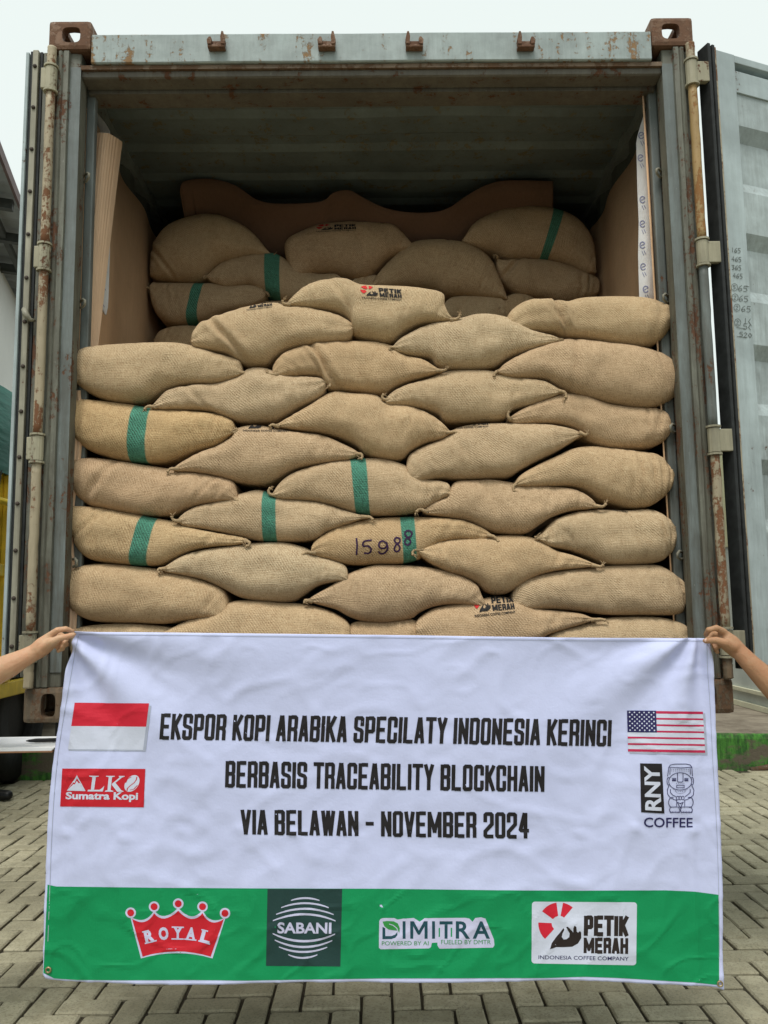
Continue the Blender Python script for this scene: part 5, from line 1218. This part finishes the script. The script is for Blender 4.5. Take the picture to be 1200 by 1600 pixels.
# eyelets
M['brass'] = plain('brass_eyelet', (0.35, 0.27, 0.15), 0.35, 0.3, 60, metal=0.7)
for (x, y) in ((116.5, 992), (76, 1515), (1124.5, 1536.5)):
    h_, n_, _, _ = BB.ray_cast(CAM, ray(x, y).normalized())
    if h_ is None: continue
    bm = bmesh.new(); R = []
    for i in range(20):
        a = 2*pi*i/20; R.append([bm.verts.new(h_+Vector((cos(a)*q[0], -.0035-q[1], sin(a)*q[0]))) for q in ((.0045, .0), (.006, .002), (.009, .0015), (.0095, -.001))])
    for i in range(20):
        for j in range(3): bm.faces.new((R[i][j], R[(i+1) % 20][j], R[(i+1) % 20][j+1], R[i][j+1]))
    e_ = from_bm('eyelet', bm, M['brass'], ban, True)

# ================================================================== people
def skin(name, c):
    k = MT(name, 0.55); n_ = k.noise(k.co(), 30, 4); k.col(k.mix(n_, tuple(x*.86 for x in c), tuple(min(1, x*1.10) for x in c)))
    n5 = k.noise(k.co(), 12, 5, .7); cc_ = k.mix(k.ramp(n5, [(.45, 0), (.65, .55)]), k.b.inputs['Base Color'].links[0].from_socket, (c[0]*.92, c[1]*.68, c[2]*.62)); k.col(cc_)
    k.b.inputs['Subsurface Weight'].default_value = 0.12; k.b.inputs['Subsurface Radius'].default_value = (.012, .005, .003); k.b.inputs['Subsurface Scale'].default_value = 1
    k.bump(k.math('ADD', k.noise(k.co(), 160, 4), k.noise(k.co('Object', (1, 1, 1)), 55, 3)), .0012); return k.m
def caps(bm, chains, seg=14):
    """chains: [(point, radius, (optional flat axis, factor))...]; overlapping tapered solids, fused later"""
    for ch in chains:
        pts = [Vector(c[0]) for c in ch]; rad = [c[1] for c in ch]
        tube(bm, pts, rad, seg)
        for p, r_ in zip(pts, rad):
            bmesh.ops.create_icosphere(bm, subdivisions=2, radius=r_, matrix=Matrix.Translation(p))
def fuse(name, chains, mat, parent, vox, smooth=4, extra=None):
    bm = bmesh.new(); caps(bm, chains)
    if extra: extra(bm)
    o = from_bm(name, bm, mat)
    ev(o, [('REMESH', dict(mode='VOXEL', voxel_size=vox)), ('SMOOTH', dict(factor=.5, iterations=smooth))])
    if not o.data.materials: o.data.materials.append(mat)
    for p in o.data.polygons: p.use_smooth = True
    if parent is not None: o.parent = parent; o.matrix_parent_inverse = Matrix.Translation(-parent.location)
    return o
def lerp3(a, b_, t): return tuple(a[i]+(b_[i]-a[i])*t for i in range(3))
def person(label, cx, cy, ang, sk, shirt, trous, holdchains=None, hold_elbow=None, side=1, other=None, vox=.0036, hgt=1.0, step=0.0):
    """ang: facing direction; side: which side (in world x) the banner arm is on"""
    pr = thing('person', label, 'person', loc=(cx, cy, 0))
    fx, fy = cos(ang), sin(ang); rx, ry = fy, -fx       # rx: the person's right
    def W_(r_, f_, z): return Vector((cx+rx*r_+fx*f_, cy+ry*r_+fy*f_, z*hgt))
    if (rx*1) * side < 0: s1 = -1
    else: s1 = 1                                         # s1: sign of r for the arm nearer the banner
    sh = [W_(s1*.17, 0, 1.36), W_(-s1*.17, 0, 1.36)]
    ch = [[(W_(0, 0, .92), .13), (W_(0, 0, 1.1), .125), (W_(0, 0, 1.28), .13)], [(W_(.10, 0, 1.30), .085), (W_(-.10, 0, 1.30), .085)],
          [(W_(0, -.01, 1.38), .055), (W_(0, .01, 1.47), .052)], [(W_(0, .01, 1.545), .078), (W_(0, .025, 1.60), .085)], [(W_(0, .045, 1.50), .05), (W_(0, .055, 1.53), .052)],
          [(W_(0, .115, 1.545), .014), (W_(0, .10, 1.575), .010)], [(W_(.085, .01, 1.55), .016), (W_(.088, .01, 1.575), .018)], [(W_(-.085, .01, 1.55), .016), (W_(-.088, .01, 1.575), .018)],
          [(W_(.025, .103, 1.52), .008), (W_(-.025, .103, 1.52), .008)],
          [(W_(.09, 0, .9), .085), (W_(.09, .01+step*.6, .5), .058), (W_(.09, step, .12), .04)], [(W_(-.09, 0, .9), .085), (W_(-.09, .01, .5), .058), (W_(-.09, 0, .12), .04)]]
    if holdchains:
        el = Vector(hold_elbow); ch.append([(sh[0], .055), (lerp3(sh[0], el, .5), .046), (el, .040)]); ch += holdchains
    def relaxed(sg, s0):
        e = W_(sg*.24, -.02, 1.08); w = W_(sg*.25, .06, .85); p1 = W_(sg*.25, .075, .80)
        out = [[(s0, .055), (e, .040)], [(e, .040), (lerp3(e, w, .35), .039), (w, .026)], [(w, .026), (p1, .030), (W_(sg*.25, .08, .77), .028)]]
        for i, (l, f_) in enumerate(((.075, .115), (.085, .095), (.08, .075), (.065, .055))):
            b0 = W_(sg*.25, f_-.01, .765); out.append([(b0, .0095), (W_(sg*.255, f_+.0, .765-l*.5), .009), (W_(sg*.248-.0, f_+.01, .765-l), .0075)])
        out.append([(W_(sg*.25, .09, .815), .013), (W_(sg*.24, .125, .78), .011), (W_(sg*.235, .135, .75), .009)]); return out
    if other: 
        el2, rest = other; ch.append([(sh[1], .055), (el2, .040)]); ch += rest
    else: ch += relaxed(-s1, sh[1])
    if not holdchains: ch += relaxed(s1, sh[0])
    body = fuse('body', ch, sk, pr, vox, 5)
    for q in (-1, 1):
        bm = bmesh.new(); bmesh.ops.create_icosphere(bm, subdivisions=2, radius=.012, matrix=Matrix.Translation(W_(q*.032, .098, 1.572))); from_bm('eye', bm, M['eye'], body, True)
    els = [Vector(hold_elbow) if holdchains else W_(s1*.24, -.02, 1.08), other[0] if other else W_(-s1*.24, -.02, 1.08)]
    fuse('shirt', [[(W_(.05, 0, .90), .145), (W_(0, 0, 1.1), .15), (W_(0, 0, 1.27), .155)], [(W_(-.05, 0, .90), .145), (W_(0, 0, 1.1), .15)], [(W_(.13, 0, 1.315), .095), (W_(-.13, 0, 1.315), .095)],
                   [(sh[0], .068), (lerp3(sh[0], els[0], .75), .062)], [(sh[1], .068), (lerp3(sh[1], els[1], .75), .062)]], shirt, pr, .012, 4)
    fuse('trousers', [[(W_(.09, 0, .88), .115), (W_(.095, .01+step*.6, .5), .085), (W_(.095, step*.96, .10), .064)], [(W_(-.09, 0, .88), .115), (W_(-.095, .01, .5), .085), (W_(-.095, 0, .10), .068)], [(W_(.05, 0, .90), .135), (W_(-.05, 0, .90), .135)]], trous, pr, .012, 4)
    for q in (-1, 1):
        def clip(bm): pass
        st = step if q > 0 else 0.0
        fuse('shoe', [[(W_(q*.095, st-.07, .05), .048), (W_(q*.097, st+.05, .045), .043), (W_(q*.10, st+.18, .038), .036)], [(W_(q*.095, st-.05, .08), .045), (W_(q*.095, st, .095), .045)]], M['shoe'], pr, .007, 3)
    fuse('hair', [[(W_(0, -.02, 1.60), .09), (W_(0, .02, 1.645), .075)], [(W_(0, -.04, 1.56), .08), (W_(0, -.03, 1.60), .088)]], M['hair'], pr, .007, 2)
    return pr
M['eye'] = plain('eye', (.05, .03, .02), .2, .1); M['hair'] = plain('black_hair', (.01, .009, .008), .6, .4, 200); M['shoe'] = plain('black_shoe', (.015, .015, .016), .35, .3, 40)
M['shirtA'] = plain('dark_blue_shirt', (.03, .045, .10), .9, .2, 20); M['shirtB'] = plain('maroon_shirt', (.14, .02, .02), .9, .2, 20); M['trou'] = plain('dark_trousers', (.03, .03, .035), .9, .3, 30)
M['nail'] = plain('finger_nail', (.62, .42, .34), .3, .05)
HY = BY-.008
def pc(px, py, dy, r_): return (P(px, py, HY+dy), r_)
# left person: fingers and thumb pinch the banner's top left corner
elL = P(-52, 1066, HY-.03)
armL = [[(elL, .042), pc(-20, 1056, -.03, .043), pc(15, 1040, -.025, .036), pc(40, 1027, -.018, .028), pc(56, 1018, -.01, .025)],
        [pc(54, 1019, -.012, .024), pc(66, 1007, -.012, .023), pc(80, 995, -.008, .017)], [pc(56, 1021, .004, .022), pc(70, 1012, .008, .022), pc(84, 1003, .012, .016)], [pc(64, 1014, -.014, .023), pc(74, 1003, -.008, .022)],
        [pc(79, 993, -.014, .0125), pc(90, 984.5, -.026, .0098), pc(103, 982.5, -.016, .0088), pc(113, 986.5, .004, .0078)],
        [pc(68, 1012, -.022, .015), pc(80, 1003, -.038, .0125), pc(95, 996.5, -.036, .0105), pc(106, 994.5, -.028, .0095), pc(115, 991.5, -.019, .0080)],
        [pc(82, 996, .006, .012), pc(95, 992, .030, .0095), pc(105, 998, .034, .0088), pc(101, 1004, .022, .008)],
        [pc(82, 1001, .014, .0115), pc(94, 1001, .036, .009), pc(104, 1007, .038, .0085), pc(97, 1011, .024, .0078)],
        [pc(79, 1007, .018, .0105), pc(90, 1009, .036, .0085), pc(98, 1014, .036, .0078), pc(91, 1017, .026, .0072)]]
cxL = -1.53
clipz = .94
hand2 = Vector((-1.40, -.245, .925)); e2 = Vector((-1.72, -.44, 1.07))
other = (e2, [[(e2, .040), (lerp3(e2, hand2, .4), .038), (lerp3(e2, hand2, .82), .026)], [(lerp3(e2, hand2, .8), .025), (hand2, .026), (hand2+Vector((.03, .0, -.002)), .022)]] +
         [[(hand2+Vector((.02, -.03+.02*i, -.008)), .011), (hand2+Vector((.055, -.032+.021*i, -.014)), .009), (hand2+Vector((.085-.008*abs(i-1), -.034+.021*i, -.012)), .0078)] for i in range(4)] +
         [[(hand2+Vector((.0, -.03, .01)), .013), (hand2+Vector((.025, -.045, .030)), .010), (hand2+Vector((.050, -.035, .028)), .008)]])
person("person at the left edge, pale forearm and hand pinching the banner's top left corner", cxL, -.36, -pi/2+.25, skin('light_skin', (.56, .35, .215)), M['shirtA'], M['trou'], armL, elL, 1, other)
elR = P(1254, 1116, HY-.03)
armR = [[(elR, .042), pc(1228, 1092, -.03, .043), pc(1200, 1064, -.028, .037), pc(1172, 1036, -.022, .029), pc(1154, 1017, -.012, .025)],
        [pc(1155, 1017, -.012, .024), pc(1143, 1003, -.010, .023), pc(1130, 991, -.006, .017)], [pc(1153, 1020, .004, .022), pc(1140, 1010, .010, .022), pc(1128, 1003, .014, .016)], [pc(1147, 1010, -.016, .022), pc(1136, 998, -.01, .021)],
        [pc(1131, 988, -.014, .0125), pc(1119, 981, -.028, .0102), pc(1107, 984, -.024, .0092), pc(1103, 992, .002, .0082)],
        [pc(1144, 1011, -.026, .0155), pc(1132, 1004, -.040, .0128), pc(1118, 1000, -.036, .0110), pc(1106, 1001, -.026, .0098), pc(1102, 1001.5, -.022, .0088)],
        [pc(1128, 994, .006, .012), pc(1115, 990, .030, .0098), pc(1106, 998, .032, .009), pc(1110, 1005, .022, .008)],
        [pc(1130, 1000, .014, .0115), pc(1121, 1000, .034, .009), pc(1115, 1009, .036, .0085), pc(1118, 1013, .024, .008)],
        [pc(1132, 1006, .018, .0105), pc(1124, 1008, .034, .0085), pc(1118, 1015, .034, .0078), pc(1121, 1019, .026, .0075)]]
person("person at the right edge, tanned forearm and hand gripping the banner's top right corner", 1.60, -.36, -pi/2-.25, skin('tanned_skin', (.40, .225, .125)), M['shirtB'], M['trou'], armR, elR, -1)
for (px, py, dy, ang) in ((1104, 1000.5, -.0325, 0), ):
    bm = bmesh.new(); bmesh.ops.create_icosphere(bm, subdivisions=2, radius=.0075, matrix=Matrix.Translation(P(px, py, HY+dy+.0035)) @ Matrix.Diagonal((1.0, .35, .85, 1))); n_ = from_bm('thumb_nail', bm, M['nail'], [o for o in COL.objects if o.name.startswith('body')][-1], True)
# bystander behind, only a shoe tip in view
toe = G(23, 1251)
a3 = 0.0
fx, fy = cos(a3), sin(a3); rx, ry = fy, -fx
person('person by the truck, only a black shoe tip in view at the left edge', toe.x-fx*.50-rx*.10, toe.y-fy*.50-ry*.10, a3, skin('brown_skin', (.36, .21, .13)), M['shirtA'], M['trou'], vox=.009, step=.27)
# clipboard with papers and a pen
cb = thing('clipboard', 'white papers on a clipboard at waist height under the left forearm', 'clipboard', loc=(-1.2, -.16, .93))
M['paper'] = plain('white_paper', (.74, .75, .76), .8, .03); M['board'] = plain('brown_board', (.25, .13, .07), .6, .2, 20)
box('board', (-1.40, -1.005, -.275, -.045, .930, .9345), M['board'], cb, .001)
for i in range(4): box('paper', (-1.375+i*.002, -1.008+i*.002, -.272+i*.001, -.048, .9350+i*.0022, .9368+i*.0022), M['paper'], cb)
o = bpy.data.objects.new('pen_line', None); bpy.data.objects.remove(o)
for r_ in range(9): box('printed_line', (-1.33, -1.06-.03*(r_ % 3), -.245+.02*r_, -.2425+.02*r_, .94345, .9437), M['p_shadow'], cb)
bm = bmesh.new(); tube(bm, [(-1.125, -.185, .9515), (-1.115, -.184, .9515), (-1.095, -.183, .952), (-.99, -.172, .952)], [.0012, .004, .0062, .0062], 10)
o = from_bm('pen', bm, M['black'], None, True); tag(o, 'dark pen lying on the papers of the clipboard', 'pen'); recenter(o)
